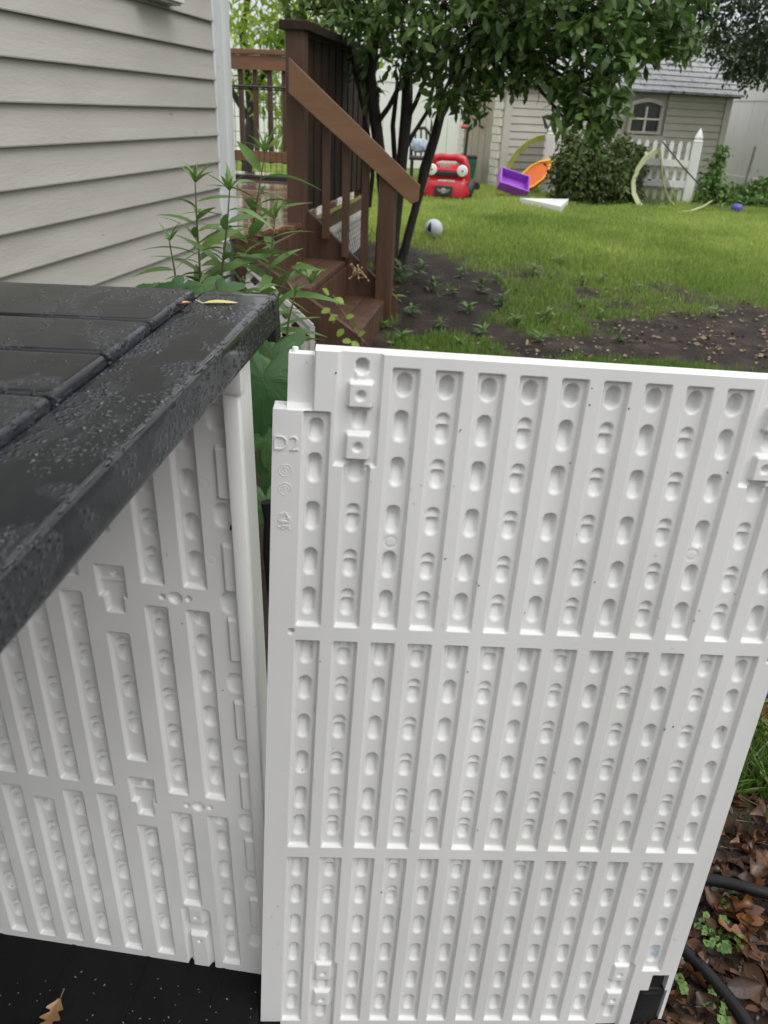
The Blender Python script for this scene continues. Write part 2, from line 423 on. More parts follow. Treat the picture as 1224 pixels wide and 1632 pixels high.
rel.disc(127, 786.5, 0.01, 0); rel.ring(126.9, 786.2, 6.2, -.9); rel.ring(467, 787.5, 6.2, -.9); rel.ring(474, 247, 6, -.5)
rel.disc(22.5, 671.5, 3.0, -9, .9); rel.disc(592, 655, 3.2, -9, .9); rel.disc(586, 690, 4.5, -14, .8)
for (a, b, c, d) in ((-9, 10.8, 931, 999), (-9, 36.6, 985, 999), (-9, 26, -40, 0), (568, 593, 70, 103), (555, 597, -40, 70), (597, 640, -40, 6)):
    rel.cut(a, b, c, d)
d2 = thing('loose_panel', 'white moulded resin wall panel stamped D2, leaning upright in the foreground', 'panel', PO)
rel.solid('panel_body', PO, dU, dV, dN, 30, WHITE_PL, d2, [(-3, 10.8, 0, 931), (10.8, 36.6, 0, 985), (36.6, 555, -32, 992), (555, 602, 103, 992)])
mbk = MB()                                                                     # knob of the shoulder tab
mbk.lathe(PO + (dU * 16.5 + dV * 984 - dN * 22) / 1000, [(.0034, 0), (.0034, .004), (.0028, .0058)], 14, (dU, dN, dV))
mbk.build('tab_knob', WHITE_PL, d2, smooth=True)
def text_mesh(body, size, org, ax, ext, name, mt, parent, offset=0.0):
    cu = bpy.data.curves.new('lettering', 'FONT'); cu.body = body; cu.size = size; cu.extrude = ext; cu.align_x = 'CENTER'; cu.align_y = 'CENTER'; cu.offset = offset
    o = bpy.data.objects.new('tmp', cu); COL.objects.link(o); bpy.context.view_layer.update()
    me = bpy.data.meshes.new_from_object(o.evaluated_get(bpy.context.evaluated_depsgraph_get()))
    bpy.data.objects.remove(o); bpy.data.curves.remove(cu)
    X = A3([v.co[:] for v in me.vertices]); W = org + X[:, :1] * ax[0] + X[:, 1:2] * ax[1] + X[:, 2:3] * ax[2]
    me.vertices.foreach_set('co', (W - base_of(parent)).astype(np.float32).ravel()); me.update()
    return link(name, me, mt, parent)
pu = lambda u, v, h=0.0: PO + (u * dU + v * dV + h * dN) / 1000
RAISED = WHITE_PL
text_mesh('D2', .0225, pu(11.0, 895), (dU, dV, dN), .0013, 'embossed_lettering', RAISED, d2, -.00035)
text_mesh('HDPE', .0055, pu(11.4, 801), (dU, dV, dN), .0007, 'embossed_lettering', RAISED, d2)
mb = MB()                                                                      # moulded recycling triangle
tri = [A3([11.4 + 8.2 * math.sin(k * 2.0944), 812 + 8.2 * math.cos(k * 2.0944)]) for k in range(3)]
for k in range(3):
    a, b = tri[k], tri[(k + 1) % 3]; d = (b - a)
    mb.bar(pu(*(a + d * .10), .2), pu(*(a + d * .80), .2), .0016, .0014, dN)
    e = d / np.linalg.norm(d); p = A3([-e[1], e[0]]); tip = a + d * .9
    mb.prism([pu(*(tip - e * 4 + p * 2.6), .8), pu(*(tip - e * 4 - p * 2.6), .8), pu(*tip, .8)], dN * -.0012)
mb.build('recycling_mark', RAISED, d2, fix=True)
for vc in (866, 845.5):                                                        # two moulded date dials
    mb = MB(); mb.tube([pu(11.2 + 6.6 * math.cos(t), vc + 6.6 * math.sin(t), .1) for t in np.linspace(0, 2 * math.pi, 28, endpoint=False)], .0004, 5, closed=True)
    mb.tube([pu(11.2 + 3.2 * math.cos(t), vc + 3.2 * math.sin(t), .1) for t in np.linspace(0, 2 * math.pi, 20, endpoint=False)], .0003, 5, closed=True)
    mb.bar(pu(11.2 - 1, vc + 2.4, .1), pu(11.2 + .8, vc - 2.4, .1), .0007, .0008, dN)
    for k in range(12):
        t = k * math.pi / 6; mb.bar(pu(11.2 + 4.2 * math.cos(t), vc + 4.2 * math.sin(t), .1), pu(11.2 + 5.6 * math.cos(t), vc + 5.6 * math.sin(t), .1), .0004, .0006, dN)
    mb.build('date_dial', RAISED, d2, fix=True)
BLUE_INK = mat('blue_ink', (.10, .32, .62), .5, (.25, .48, .70), 300)
mb = MB(); c0 = (565.5, 140)
mb.tube([pu(c0[0] + 5.2 * math.cos(t), c0[1] + 4.2 * math.sin(t), -6.0) for t in np.linspace(.2, 5.9, 24)], .00035, 5)
for q in (-1.4, 1.4): mb.bar(pu(c0[0] - 3, c0[1] + q, -5.9), pu(c0[0] + 3.6, c0[1] + q, -5.9), .0009, .0003, dN)
o = mb.build('stamp', BLUE_INK, d2, fix=True); o['label'] = 'small smudged blue ink stamp'
sp = []
for _ in range(150):
    u = RNG.uniform(2, 595); v = RNG.uniform(20, 985) ** 1.0; sp.append((u, v, RNG.choice([.4, .6, .8, 1.2], p=[.5, .3, .15, .05])))
for c in COLS:                                                                 # rain runs down the channel edges
    for _ in range(6): sp.append((c + CW + RNG.uniform(-3, 4), RNG.uniform(350, 980), RNG.uniform(.4, 1.0)))
droplets(PO, dU, dV, dN, rel, sp, d2, WATER)

# ---- black corner bracket seen through the notch at the foot of the panel
BLACK_PL = mat('black_resin', (.012, .012, .013), .35, (.022, .022, .024), 12, bump=.0006, bscale=300, rough2=.55, spec=.5)
br = thing('corner_bracket', 'black plastic corner bracket behind the notch in the foot of the loose panel', 'bracket', pu(577, -14, -40))
mb = MB(); mb.box(pu(576, 18, -16), (.040, .100, .024), (dU, dV, dN)); mb.build('socket', BLACK_PL, br, bevel=.002, smooth=True)
mb = MB(); mb.box(pu(580.5, 86, -16), (.022, .034, .018), (dU, dV, dN)); mb.box(pu(580, 96, -5.5), (.014, .004, .004), (dU, dV, dN)); mb.build('latch_tongue', BLACK_PL, br, bevel=.0015, smooth=True)
mb = MB(); mb.box(pu(578, 58, -3), (.032, .003, .003), (dU, dV, dN)); mb.build('ridge', BLACK_PL, br)

# ------------------------------------------------------------------ the half-assembled storage box
a_ = math.radians(6.3); e1 = A3([math.cos(a_), -math.sin(a_), 0]); e2 = A3([math.sin(a_), math.cos(a_), 0])
WB = atz(417.6, 1553, .02); wV = A3([-.02, .01, 1.0]); wV /= np.linalg.norm(wV); wN = np.cross(e1, wV); wN /= np.linalg.norm(wN)
boxt = thing('storage_box', 'open white resin storage box with a wet black planked lid, under assembly', 'storage box', WB)
um = []; vm = []
WC = [(-60.5, 'A'), (-111, 'B'), (-163, 'C'), (-215, 'D'), (-264, 'E'), (-309.5, 'F'), (-354, 'G'), (-400, 'H'), (-446, 'D'), (-491, 'E')]
for c, _ in WC: um += [c, c + 2.5, c + 25.5, c + 28]
for a in (14, 335, 351, 651, 681, 659): vm += [a, a + 2.5, a - 2.5]
um += [-20, -5, -3, 0]
rw = Relief(lines(-520, 22, um, 1.45), lines(-1, 956, vm, 1.5))
r3t = dict(A=320, B=318, C=284, D=335, E=333, F=311, G=328, H=330)
for c, kd in WC:
    uc = c + 14.5
    rw.box(c, c + 28, 762 if kd == 'C' else 681, 905, -7)
    if kd == 'C': rw.box(c, c + 28, 404, 606, -7)
    else: rw.box(c, c + 28, 353, 650 if kd in 'AB' else 659, -7)
    rw.box(c, c + 28, 134 if kd == 'B' else 14, r3t[kd], -7)
    for (b, t) in ((851, 878), (796, 827), (742, 774), (694, 726)):
        if kd == 'C' and t < 760: continue
        if kd == 'A': rw.dimple(uc, b, t, 16, 13, None, 2.8)
        else: rw.twin(uc, b, t)
    if kd == 'A': L2 = [(626, 649), (582, 612), (527, 559), (472, 504), (416, 451), (372, 404)]
    elif kd == 'B': L2 = [(604, 641), (547, 583), (490, 525), (430, 467), (370, 409)]
    elif kd == 'C': L2 = [(561, 595), (503, 537), (445, 479)]
    else: L2 = [(603, 635), (545, 579), (487, 521), (429, 464), (371, 406)]
    for (b, t) in L2: (rw.dimple(uc, b, t, 16, 13, None, 2.8) if kd == 'A' else rw.twin(uc, b, t))
    if kd == 'A': L3 = [(299, 320), (251, 287), (195, 228), (139, 172), (82, 114), (34, 69)]
    elif kd == 'B': L3 = [(276, 312), (216, 252), (160, 195)]
    elif kd == 'C': L3 = [(238, 272), (178, 212), (119, 154), (62, 96)]
    else: L3 = [(280, 316), (221, 259), (160, 199), (100, 138), (40, 77)]
    for (b, t) in L3: (rw.dimple if kd == 'A' else rw.twin)(uc, b, min(t, r3t[kd] - 1))
# two latch pockets, screw bosses, round sockets and rim details
for (b, m, t) in ((636, 657, 700), (306, 328, 372)):
    rw.low(-166, -131, m, t, 7, 3, 2); rw.low(-159, -136, b, m + 6, 7, 3, 2); rw.disc(-146, t - 14, 5.2, -6, 2.5)
    w = rw.win(-164, -133, t - 24, t - 22); rw.h[w] += .8
rw.low(-115, -73, -12, 127, 7, 2.5, 5)
rw.setbox(-108, -82, 92, 129, .5, 3, 4); rw.disc(-95, 108, 3.2, -4, 2); rw.setbox(-109, -80, -12, 71, .5, 3, 3); rw.disc(-94, 56, 3.2, -4, 2)
for v in (665, 335):
    rw.disc(-72, v, 8.0, -6.5, 6); rw.disc(-88, v, 3.4, -6, 2); rw.disc(-56, v + .8, 3.4, -6, 2)
for v in (891, 779, 666, 551, 435, 317, 198, 77): rw.dimple(-7.0, v - 15, v + 15, 20, 7)
for v in (830, 714, 616, 494, 375, 258, 140): rw.box(-11, 6, v - 31, v + 31, 4, 2, 1.5)
rw.ring(-27, 815, 5.5, -.4); rw.ring(-24, 722, 5.5, -.5)
for (a, b) in ((-115, -111), (-78, -74)): rw.cut(a, b, -5, 4)
rw.solid('back_wall', WB, e1, wV, wN, 34, WHITE_IN, boxt, [(-520, 22, 3, 956)])
bw = lambda u, v, h=0.0: WB + (u * e1 + v * wV + h * wN) / 1000
mb = MB(); mb.box(bw(13.5, 470, 5), (.017, .966, .014), (e1, wV, wN)); post = mb.build('corner_post', WHITE_IN, boxt, bevel=.003, smooth=True)
mb = MB(); mb.box(bw(14, 938, 8), (.026, .034, .014), (e1, wV, wN)); mb.build('post_cap', WHITE_IN, post, bevel=.004, smooth=True)
mb = MB(); mb.box(bw(20.8, 470, -6), (.0035, .95, .022), (e1, wV, wN)); mb.build('post_flange', WHITE_IN, post, bevel=.001)
mb = MB(); mb.lathe(bw(4.9, 770, 9), [(.0028, 0), (.0028, .0012)], 10, (wV, wN, -e1)); mb.build('screw_hole', BLACK_PL, post)
# plain remainder of the back wall beyond the view, and the far end wall
mb = MB(); mb.box(bw(-885, 478, -17), (.73, .955, .034), (e1, wV, wN)); mb.build('back_wall_extension', WHITE_IN, boxt, bevel=.002)
mb = MB(); mb.box(bw(-1262, 478, 330), (.03, .955, .72), (e1, wV, wN)); mb.build('end_wall', WHITE_IN, boxt, bevel=.002)
FLOOR_PL = mat('black_floor_resin', (.004, .004, .0045), .5, (.007, .007, .0075), 9, bump=.0008, bscale=180, rough2=.7, spec=.15, col3=(.06, .045, .03), n3=120, t3=.76)
mb = MB(); mb.box(bw(-625, -26, 330), (1.27, .052, .73), (e1, wV, wN)); flo = mb.build('floor', FLOOR_PL, boxt, bevel=.004, smooth=True)
for k in range(6):
    mb = MB(); mb.box(bw(-60 - k * 120, .6, 330), (.006, .0012, .70), (e1, wV, wN)); mb.build('floor_rib', FLOOR_PL, flo)

# ---- lid: rim plus raised planks, sloping up to the back
def lid_material():
    m = bpy.data.materials.new('wet_charcoal_resin'); m.use_nodes = True; t = m.node_tree; N = t.nodes; L = t.links; b = N['Principled BSDF']
    tc = N.new('ShaderNodeTexCoord')
    def noise(sc, st=(1, 1, 1), det=4, dist=0, rough=.5):
        mp = N.new('ShaderNodeMapping'); mp.inputs['Scale'].default_value = st; L.new(tc.outputs['Object'], mp.inputs[0])
        n = N.new('ShaderNodeTexNoise'); n.inputs['Scale'].default_value = sc; n.inputs['Detail'].default_value = det; n.inputs['Distortion'].default_value = dist; n.inputs['Roughness'].default_value = rough
        L.new(mp.outputs[0], n.inputs[0]); return n.outputs['Fac']
    def rng(s, a, c, x, y):
        r = N.new('ShaderNodeMapRange'); r.inputs[1].default_value = a; r.inputs[2].default_value = c; r.inputs[3].default_value = x; r.inputs[4].default_value = y; L.new(s, r.inputs[0]); return r.outputs[0]
    def math_(op, a, c):
        x = N.new('ShaderNodeMath'); x.operation = op
        for i, s in ((0, a), (1, c)):
            if isinstance(s, (int, float)): x.inputs[i].default_value = s
            else: L.new(s, x.inputs[i])
        return x.outputs[0]
    patch = rng(noise(13, (1, .6, 1), 6, .9, .62), .475, .505, 0, 1)        # beaded patches between smooth wet film
    v = N.new('ShaderNodeTexVoronoi'); v.inputs['Scale'].default_value = 230; v.inputs['Randomness'].default_value = 1.0
    wv = N.new('ShaderNodeMapping'); wv.inputs['Scale'].default_value = (1, .7, 1); L.new(tc.outputs['Object'], wv.inputs[0]); L.new(wv.outputs[0], v.inputs['Vector'])
    drop = rng(v.outputs['Distance'], .10, .55, 1, 0); some = rng(noise(95, det=2), .42, .58, .15, 1)
    grain = noise(70, (.10, 1.8, 1), 3, .6)
    hgt = math_('ADD', math_('MULTIPLY', math_('MULTIPLY', drop, some), patch), math_('MULTIPLY', grain, .10))
    bp = N.new('ShaderNodeBump'); bp.inputs['Strength'].default_value = 1; bp.inputs['Distance'].default_value = .0013; L.new(hgt, bp.inputs['Height']); L.new(bp.outputs[0], b.inputs['Normal'])
    L.new(rng(patch, 0, 1, .10, .16), b.inputs['Roughness'])
    mx = N.new('ShaderNodeMix'); mx.data_type = 'RGBA'; L.new(patch, mx.inputs[0]); mx.inputs[6].default_value = (.0085, .010, .0125, 1); mx.inputs[7].default_value = (.019, .021, .025, 1)  # bead patches get a paler base colour, standing in for reflected sky
    L.new(mx.outputs[2], b.inputs['Base Color']); b.inputs['Specular IOR Level'].default_value = .32
    return m
LID = lid_material()
_vr = np.random.default_rng(99).random((64, 64))
def vnoise0(x, y):
    i, j = int(math.floor(x)), int(math.floor(y)); fx, fy = x - i, y - j; fx = fx * fx * (3 - 2 * fx); fy = fy * fy * (3 - 2 * fy); g = lambda p, q: _vr[p % 64, q % 64]
    return (g(i, j) * (1 - fx) + g(i + 1, j) * fx) * (1 - fy) + (g(i, j + 1) * (1 - fx) + g(i + 1, j + 1) * fx) * fy
LC = atz(432, 477, 1.025); l2 = ray(799, 100); l1 = e1 + A3([0, 0, .027]); l1 = l1 - l2 * (l1 @ l2); l1 /= np.linalg.norm(l1); lN = np.cross(l1, l2)
lp = lambda a, b, h=0.0: LC + (a * l1 + b * l2 + h * lN) / 1000
lid = thing('box_lid', 'charcoal black plank-moulded lid, wet with rain, sloping over the storage box', 'lid', lp(-600, -300))
B0, B1, A1 = -790, 12, -1230
# side rim as a lofted channel: flat top, rounded shoulder, hanging lip
def rim(path_a, name, ends, inner):
    prof = [(-74, -30), (-74, -.5), (-72, 0), (-6, .6), (-2, -.6), (0, -3.5), (1.2, -30), (-3, -31), (-4.5, -8), (-70, -8), (-70, -30)]
    return prof
prof = [(-76, -14), (-76, -1.2), (-74.5, 0), (-71.5, 0), (-10, 0), (-7, 0), (-3.2, -.6), (-1.0, -2.4), (0, -6), (.15, -9), (1.2, -28), (1.4, -31), (.6, -33), (-3.2, -33), (-4.4, -30), (-5, -8), (-60, -8), (-72, -14)]
mb = MB(); mb.loft([[lp(a, b, h) for a, h in prof] for b in (B0, -500, -300, -150, -40, B1 - 6)])
rimo = mb.build('side_rim', LID, lid, smooth=True, fix=True)
prof2 = [(B1 - 14, -14), (B1 - 14, -1.0), (B1 - 12, 0), (B1 - 4, -.2), (B1 - 1, -2), (B1, -6), (B1 + 1, -40), (B1 - 3, -41), (B1 - 5, -10)]
mb = MB(); mb.loft([[lp(a, b, h) for b, h in prof2] for a in (A1, -600, -300, -90, -76.5)]); mb.build('back_rim', LID, lid, smooth=True, fix=True)
mb = MB(); mb.prism([lp(1.4, B1 - 6.2, -3), lp(1.6, B1 - 6.2, -47), lp(-8, B1 - 5.8, -47), lp(-14, B1 - 5, -34), lp(-75, B1 - 5, -30), lp(-76, B1 - 5, -1), lp(-4, B1 - 5.5, -.4)], l2 * .020); mb.build('corner_hook', LID, lid, bevel=.0015, smooth=True)
def plank(b0, b1, a0=-1225, a1=-77):
    r = 3.2; T = 8.0; m = MB(); rings = []
    for (ins, h) in ((-.0, -9), (0, T - r), (r * .3, T - r * .3), (r, T), (r + 2.5, T)):
        ring = []
        rc = 5.0
        for (ax, bx, sa, sb) in ((a1, b1, -1, -1), (a0, b1, 1, -1), (a0, b0, 1, 1), (a1, b0, -1, 1)):
            ring.append((ax + sa * ins * (1.2 if ax == a1 else 1), bx + sb * ins, h, sa, sb, rc))
        pts = []
        for k, (x, y, h2, sa, sb, rc) in enumerate(ring):
            order = [(0, 0)]
            for t in (0, 30, 60, 90):
                c, s_ = math.cos(math.radians(t)), math.sin(math.radians(t))
                if k in (0, 2): px, py = x + sa * rc * (1 - c), y + sb * rc * (1 - s_)
                else: px, py = x + sa * rc * (1 - s_), y + sb * rc * (1 - c)
                pts.append(lp(px, py, h2))
        rings.append(pts)
    m.loft(rings); return m
for (b0, b1) in ((-116, -3), (-207, -120), (-297, -211), (-387, -301), (-477, -391), (-567, -481), (-657, -571), (-747, -661)):
    plank(b0, b1).build('plank', LID, lid, smooth=True, fix=True, angle=50)
mb = MB(); mb.prism([lp(-70, B1 - 12, -9.5), lp(-70, B0, -9.5), lp(A1, B0, -9.5), lp(A1, B1 - 12, -9.5)], lN * -.012); mb.build('underside', LID, lid, fix=True)
WATERB = mat('water_on_black', (.008, .009, .010), .04, spec=.8)
sp = MB()
def bead(a, b, h, r, st=1.0):
    t = RNG.uniform(0, 3.14); ax = l1 * math.cos(t) + l2 * math.sin(t); ay = -l1 * math.sin(t) + l2 * math.cos(t)
    sp.lathe(lp(a, b, h), [(r, -.0003), (r * .82, r * .20), (r * .45, r * .33), (r * .12, r * .37)], 8, (ax * st, ay, lN))
kk = 0
while kk < 900:
    a, b = RNG.uniform(-73, -4), RNG.uniform(-500, -4)
    m_ = vnoise0(a * .028, b * .017)
    if m_ < .56: continue
    bead(a, b, 0.0, float(RNG.choice([.0006, .0009, .0014, .0022], p=[.45, .33, .16, .06])), RNG.uniform(1, 1.8)); kk += 1
kk = 0
while kk < 420:
    a, b = RNG.uniform(-420, -86), RNG.uniform(-290, -12)
    g = (b + 3) % 90
    if vnoise0(a * .02 + 9, b * .03) < .5 or any(abs(b - q) < 10 for q in (-118, -209, -299, -389)): continue
    bead(a, b, 8.0, float(RNG.choice([.0006, .001, .0016], p=[.5, .35, .15])), RNG.uniform(1, 1.6)); kk += 1
o = sp.build('water_beads', WATERB, lid, smooth=True); o['kind'] = 'stuff'
sp = MB(); b = -495.0                                                      # water strung along the shoulder of the rim
while b < -6:
    ln_ = RNG.uniform(4, 26); r = RNG.uniform(.0007, .0017)
    sp.tube([lp(-3.2 + RNG.uniform(-.8, .6), b + ln_ * q, -.9 + RNG.uniform(-.2, .2)) for q in (0, .3, .7, 1)], [r * .5, r, r * RNG.uniform(.6, 1), r * .4], 7); b += ln_ + RNG.uniform(-1, 9)
o = sp.build('water_line', WATERB, lid, smooth=True); o['kind'] = 'stuff'

# ---- bits of fallen leaf on the lid and floor
def flat_leaf(name, org, d, n, L, W, prof, mt, label, cat='leaf', droop=.05, fold=.15, curl=0, seg=6, group=None, stem=True):
    V, Q, A = leaf_batch([org], [d], [n], L, W, prof, seg, fold, droop, var=A3([RNG.random()]), curl=curl)
    o = mesh_np(name, V, Q, mat=mt, smooth=True, loc=org, attr=A); props(o, label, cat, group)
    if stem:
        m = MB(); dd = A3(d) / np.linalg.norm(d); m.tube([A3(org) - dd * L * .16 + A3(n) * .004 * (L / .05), A3(org), A3(org) + dd * L * .35], [.0005, .0006, .0004], 5); m.build('stalk', mt, o)
    return o
TAN = mat('tan_leaf', (.50, .26, .07), .5, (.66, .36, .10), 40, trans=.15, coat=.3)
YEL = mat('yellow_leaf', (.55, .47, .16), .5, (.68, .60, .28), 40, trans=.15, coat=.3)
flat_leaf('fallen_leaf', lp(-88, -62, 5.0), l1 * .55 + l2 * .8 + lN * .0, lN, .032, .012, 'oval', TAN, 'curled orange-tan leaf scrap lying on the black lid at the plank ends', fold=.35)
flat_leaf('fallen_leaf', lp(-62, -28, 1.0), l1 * .95 + l2 * .25, lN, .040, .012, 'lance', YEL, 'pale yellow wilted leaf scrap lying on the lid rim near its far corner', fold=.3)
OAKB = mat('oak_leaf_tan', (.23, .125, .052), .5, (.34, .20, .09), 60, trans=.1, coat=.2)
fN = wV; fp = atz(92, 1618, .024)
def oak_leaf(name, org, d, n, L, mt, label=None, group=None, curl=0.0, droop=0.0, cat='leaf', shape=None, fold=.12):
    d = A3(d, float); d /= np.linalg.norm(d); n = A3(n, float); n = n - d * (n @ d); n /= np.linalg.norm(n); s = np.cross(d, n)
    k = shape if shape is not None else RNG.random(); m = 27
    S = np.linspace(0, 1, m); lob = .5 + .5 * np.cos((S * (3.3 + .5 * k) + .18) * 2 * np.pi)
    w = np.sin(np.pi * S ** (.8 + .3 * k)) ** .65 * (.35 + .65 * lob ** .8) * .62 + .012
    V = []
    for i in range(m):
        c = org + d * L * S[i] - n * droop * L * S[i] ** 2 + n * curl * L * .25 * math.sin(S[i] * 5 + k * 6)
        for j in (-1, -.55, 0, .55, 1):
            x = j * w[i] * L / 2; sweep = abs(j) * .10 * L * (lob[i])
            V.append(c + s * x * math.cos(curl * abs(j)) + n * (abs(x) * (fold + abs(math.sin(curl * j)) * .9) + .006 * L * math.sin(31 * S[i] + 9 * j)) + d * sweep)
    Q = [(i * 5 + j, i * 5 + j + 1, i * 5 + j + 6, i * 5 + j + 5) for i in range(m - 1) for j in range(4)]
    o = mesh_np(name, A3(V), A3(Q), mat=mt, smooth=True, loc=org, attr=np.full(len(V), k)); props(o, label, cat if label else None, group)
    mm = MB(); mm.tube([A3(org) - d * L * .22 + n * L * .06, A3(org) + n * .001, A3(org) + d * L * .5 - n * droop * L * .25 + n * .0015], [.0011 * L / .08, .001 * L / .08, .0005], 5); mm.build('stalk', mt, o)
    return o
oak_leaf('oak_leaf', atz(97, 1590, .026), A3([-.10, -.98, .02]), fN, .052, OAKB, 'small tan lobed oak leaf lying on the black box floor', curl=.3, shape=.4)
for (x, y, s) in ((6, 1540, .016), (243, 1618, .012)):
    pass
FLK = MB()
for _ in range(60):
    p = atz(RNG.uniform(-20, 415), RNG.uniform(1545, 1660), .0222); r = RNG.uniform(.0004, .0014); t = RNG.uniform(0, 6)
    FLK.box(p, (r * 2.2, r, .0006), (A3([math.cos(t), math.sin(t), 0]), A3([-math.sin(t), math.cos(t), 0]), A3([0, 0, 1.])))
o = FLK.build('floor_grit', mat('grit', (.20, .15, .09), .8, (.35, .30, .22), 200)); props(o, 'scattered specks of leaf and grit on the black box floor', 'debris', kind='stuff')

# ------------------------------------------------------------------ ground
def vnoise(X, Y, sc, seed=0):
    r = np.random.default_rng(seed).random((257, 257)); x = np.asarray(X) * sc + 100.3; y = np.asarray(Y) * sc + 77.7
    i = np.floor(x).astype(int); j = np.floor(y).astype(int); fx = smooth01(x - i); fy = smooth01(y - j); i %= 256; j %= 256
    return (r[i, j] * (1 - fx) + r[i + 1, j] * fx) * (1 - fy) + (r[i, j + 1] * (1 - fx) + r[i + 1, j + 1] * fx) * fy
def fbm(X, Y, sc, seed=0): return .55 * vnoise(X, Y, sc, seed) + .3 * vnoise(X, Y, sc * 2.3, seed + 1) + .15 * vnoise(X, Y, sc * 5.1, seed + 2)
def grass_cover(X, Y):
    X = np.asarray(X, float); Y = np.asarray(Y, float); n = fbm(X, Y, 1.3, 5) - .5
    edge = 6.75 - .58 * np.clip(X, -3, 2.4)                       # where the lawn begins
    lawn = smooth01((Y - edge + n * 1.3) / .8 + .3)
    near = .8 * smooth01((fbm(X, Y, 1.6, 77) - .42) / .12) * smooth01((X - .75 - .25 * (Y - 3.8) + n * 1.2) / .7) * smooth01((4.35 - Y + n * .6) / .35) * smooth01((Y - 1.0) / .8)
    wisp = smooth01((fbm(X, Y, 1.9, 21) - .52) / .12) * .42 * smooth01((Y - 2.6) / .8)
    strip = smooth01((X - .78) / .08) * smooth01((Y - 1.17) / .1) * (Y < 2.6)
    return np.clip(np.maximum.reduce([lawn, near, wisp, strip]), 0, 1)
gx = np.concatenate([np.linspace(-40, -3, 30)[:-1], np.arange(-3, 6, .06), np.linspace(6, 45, 30)])
gy = np.concatenate([np.linspace(-20, .2, 18)[:-1], np.arange(.2, 13, .06), np.linspace(13, 120, 40)])
GXX, GYY = np.meshgrid(gx, gy, indexing='ij'); GZZ = gh(GXX, GYY) + .010 * (fbm(GXX, GYY, 7, 3) - .5) * (GYY > 1.0)
idx = np.arange(GXX.size).reshape(GXX.shape)
SOIL = None
def soil_material():
    m = bpy.data.materials.new('wet_soil_and_turf'); m.use_nodes = True; t = m.node_tree; N = t.nodes; L = t.links; b = N['Principled BSDF']
    tc = N.new('ShaderNodeTexCoord'); a = N.new('ShaderNodeAttribute'); a.attribute_name = 'var'
    def noise(sc, det=5):
        n = N.new('ShaderNodeTexNoise'); n.inputs['Scale'].default_value = sc; n.inputs['Detail'].default_value = det; L.new(tc.outputs['Object'], n.inputs[0]); return n.outputs['Fac']
    def ramp(s, cols, p):
        r = N.new('ShaderNodeValToRGB'); L.new(s, r.inputs[0]); e = r.color_ramp.elements
        for i, (c, q) in enumerate(zip(cols, p)):
            el = e[i] if i < 2 else e.new(q)
            el.position = q; el.color = (*c, 1)
        return r.outputs[0]
    soil = ramp(noise(7), [(.010, .007, .005), (.026, .018, .013), (.055, .042, .032)], (.3, .55, .75))
    turf = ramp(noise(14), [(.08, .12, .022), (.13, .19, .034), (.19, .25, .06)], (.3, .55, .75))
    x = N.new('ShaderNodeMix'); x.data_type = 'RGBA'; L.new(a.outputs['Fac'], x.inputs[0]); L.new(soil, x.inputs[6]); L.new(turf, x.inputs[7]); L.new(x.outputs[2], b.inputs['Base Color'])
    b.inputs['Roughness'].default_value = .8; b.inputs['Specular IOR Level'].default_value = .25
    bp = N.new('ShaderNodeBump'); bp.inputs['Distance'].default_value = .012; L.new(noise(45, 8), bp.inputs['Height']); L.new(bp.outputs[0], b.inputs['Normal'])
    return m
SOIL = soil_material()
gobj = mesh_np('ground', np.stack([GXX, GYY, GZZ], -1).reshape(-1, 3), np.stack([idx[:-1, :-1], idx[1:, :-1], idx[1:, 1:], idx[:-1, 1:]], -1).reshape(-1, 4), mat=SOIL, smooth=True, attr=grass_cover(GXX, GYY).ravel())
gobj['kind'] = 'structure'

# ------------------------------------------------------------------ house
ha = math.radians(9.2); hd = A3([math.sin(ha), math.cos(ha), 0]); hn = A3([math.cos(ha), -math.sin(ha), 0]); UPZ = A3([0, 0, 1.])
HC = A3([-.865, 4.4, 0.0])
SIDING = mat('greige_vinyl_siding', (.385, .37, .332), .5, (.35, .336, .302), 2.2, bump=.0012, bscale=26, stretch=(1, 1, 5), rough2=.62, rscale=4, col3=(.24, .23, .20), n3=9, t3=.70)
TRIM = mat('pale_grey_trim', (.56, .58, .59), .45, (.50, .52, .52), 3, bump=.0006, bscale=30, col3=(.33, .33, .31), n3=22, t3=.7)
house = thing('house', 'beige clapboard-sided house wall with a pale grey corner board, at the left', 'house', HC + hd * -2)
zr = [at(332, y, 4.24)[2] for y in (172, 337)]; EXPO = (zr[0] - zr[1]) / 4; ZB = at(335, 400, 4.24)[2]
k0 = zr[0] % EXPO; T0, T1 = -.20, -7.2
zs = []; z = zr[0]
while z > ZB + .4 * EXPO: z -= EXPO
z0 = z
for k in range(24):
    zb = z0 + k * EXPO
    cut = -1.05 - ((k * 37) % 11) * .31 if k not in (4, 5, 6, 7) else -1.28
    for (ta, tb, off) in (((T0, -1.30, 0.0), (-1.28, T1, .0008)) if k in (3, 4, 5) else ((T0, T1, 0.0),)):
        mb = MB(); A, B = HC + hd * ta, HC + hd * tb
        pr = [(.000, 0, EXPO + .01), (.003 + off, 0, EXPO - .002), (.013 + off, 0, EXPO * .4), (.021 + off, 0, .004), (.020 + off, 0, 0), (.000, 0, .002)]
        rings = [[P + hn * h + UPZ * (zb + zz) for h, _, zz in pr] for P in (A, B)]
        mb.loft(rings); mb.build('siding_board', SIDING, house, fix=True)
mb = MB(); mb.prism([HC + hd * T0 - hn * .001, HC + hd * T1 - hn * .001, HC + hd * T1 - hn * .2, HC + hd * T0 - hn * .2], UPZ * (z0 + 24 * EXPO)); mb.build('wall_core', mat('dark_sheathing', (.10, .095, .085), .9), house, fix=True)
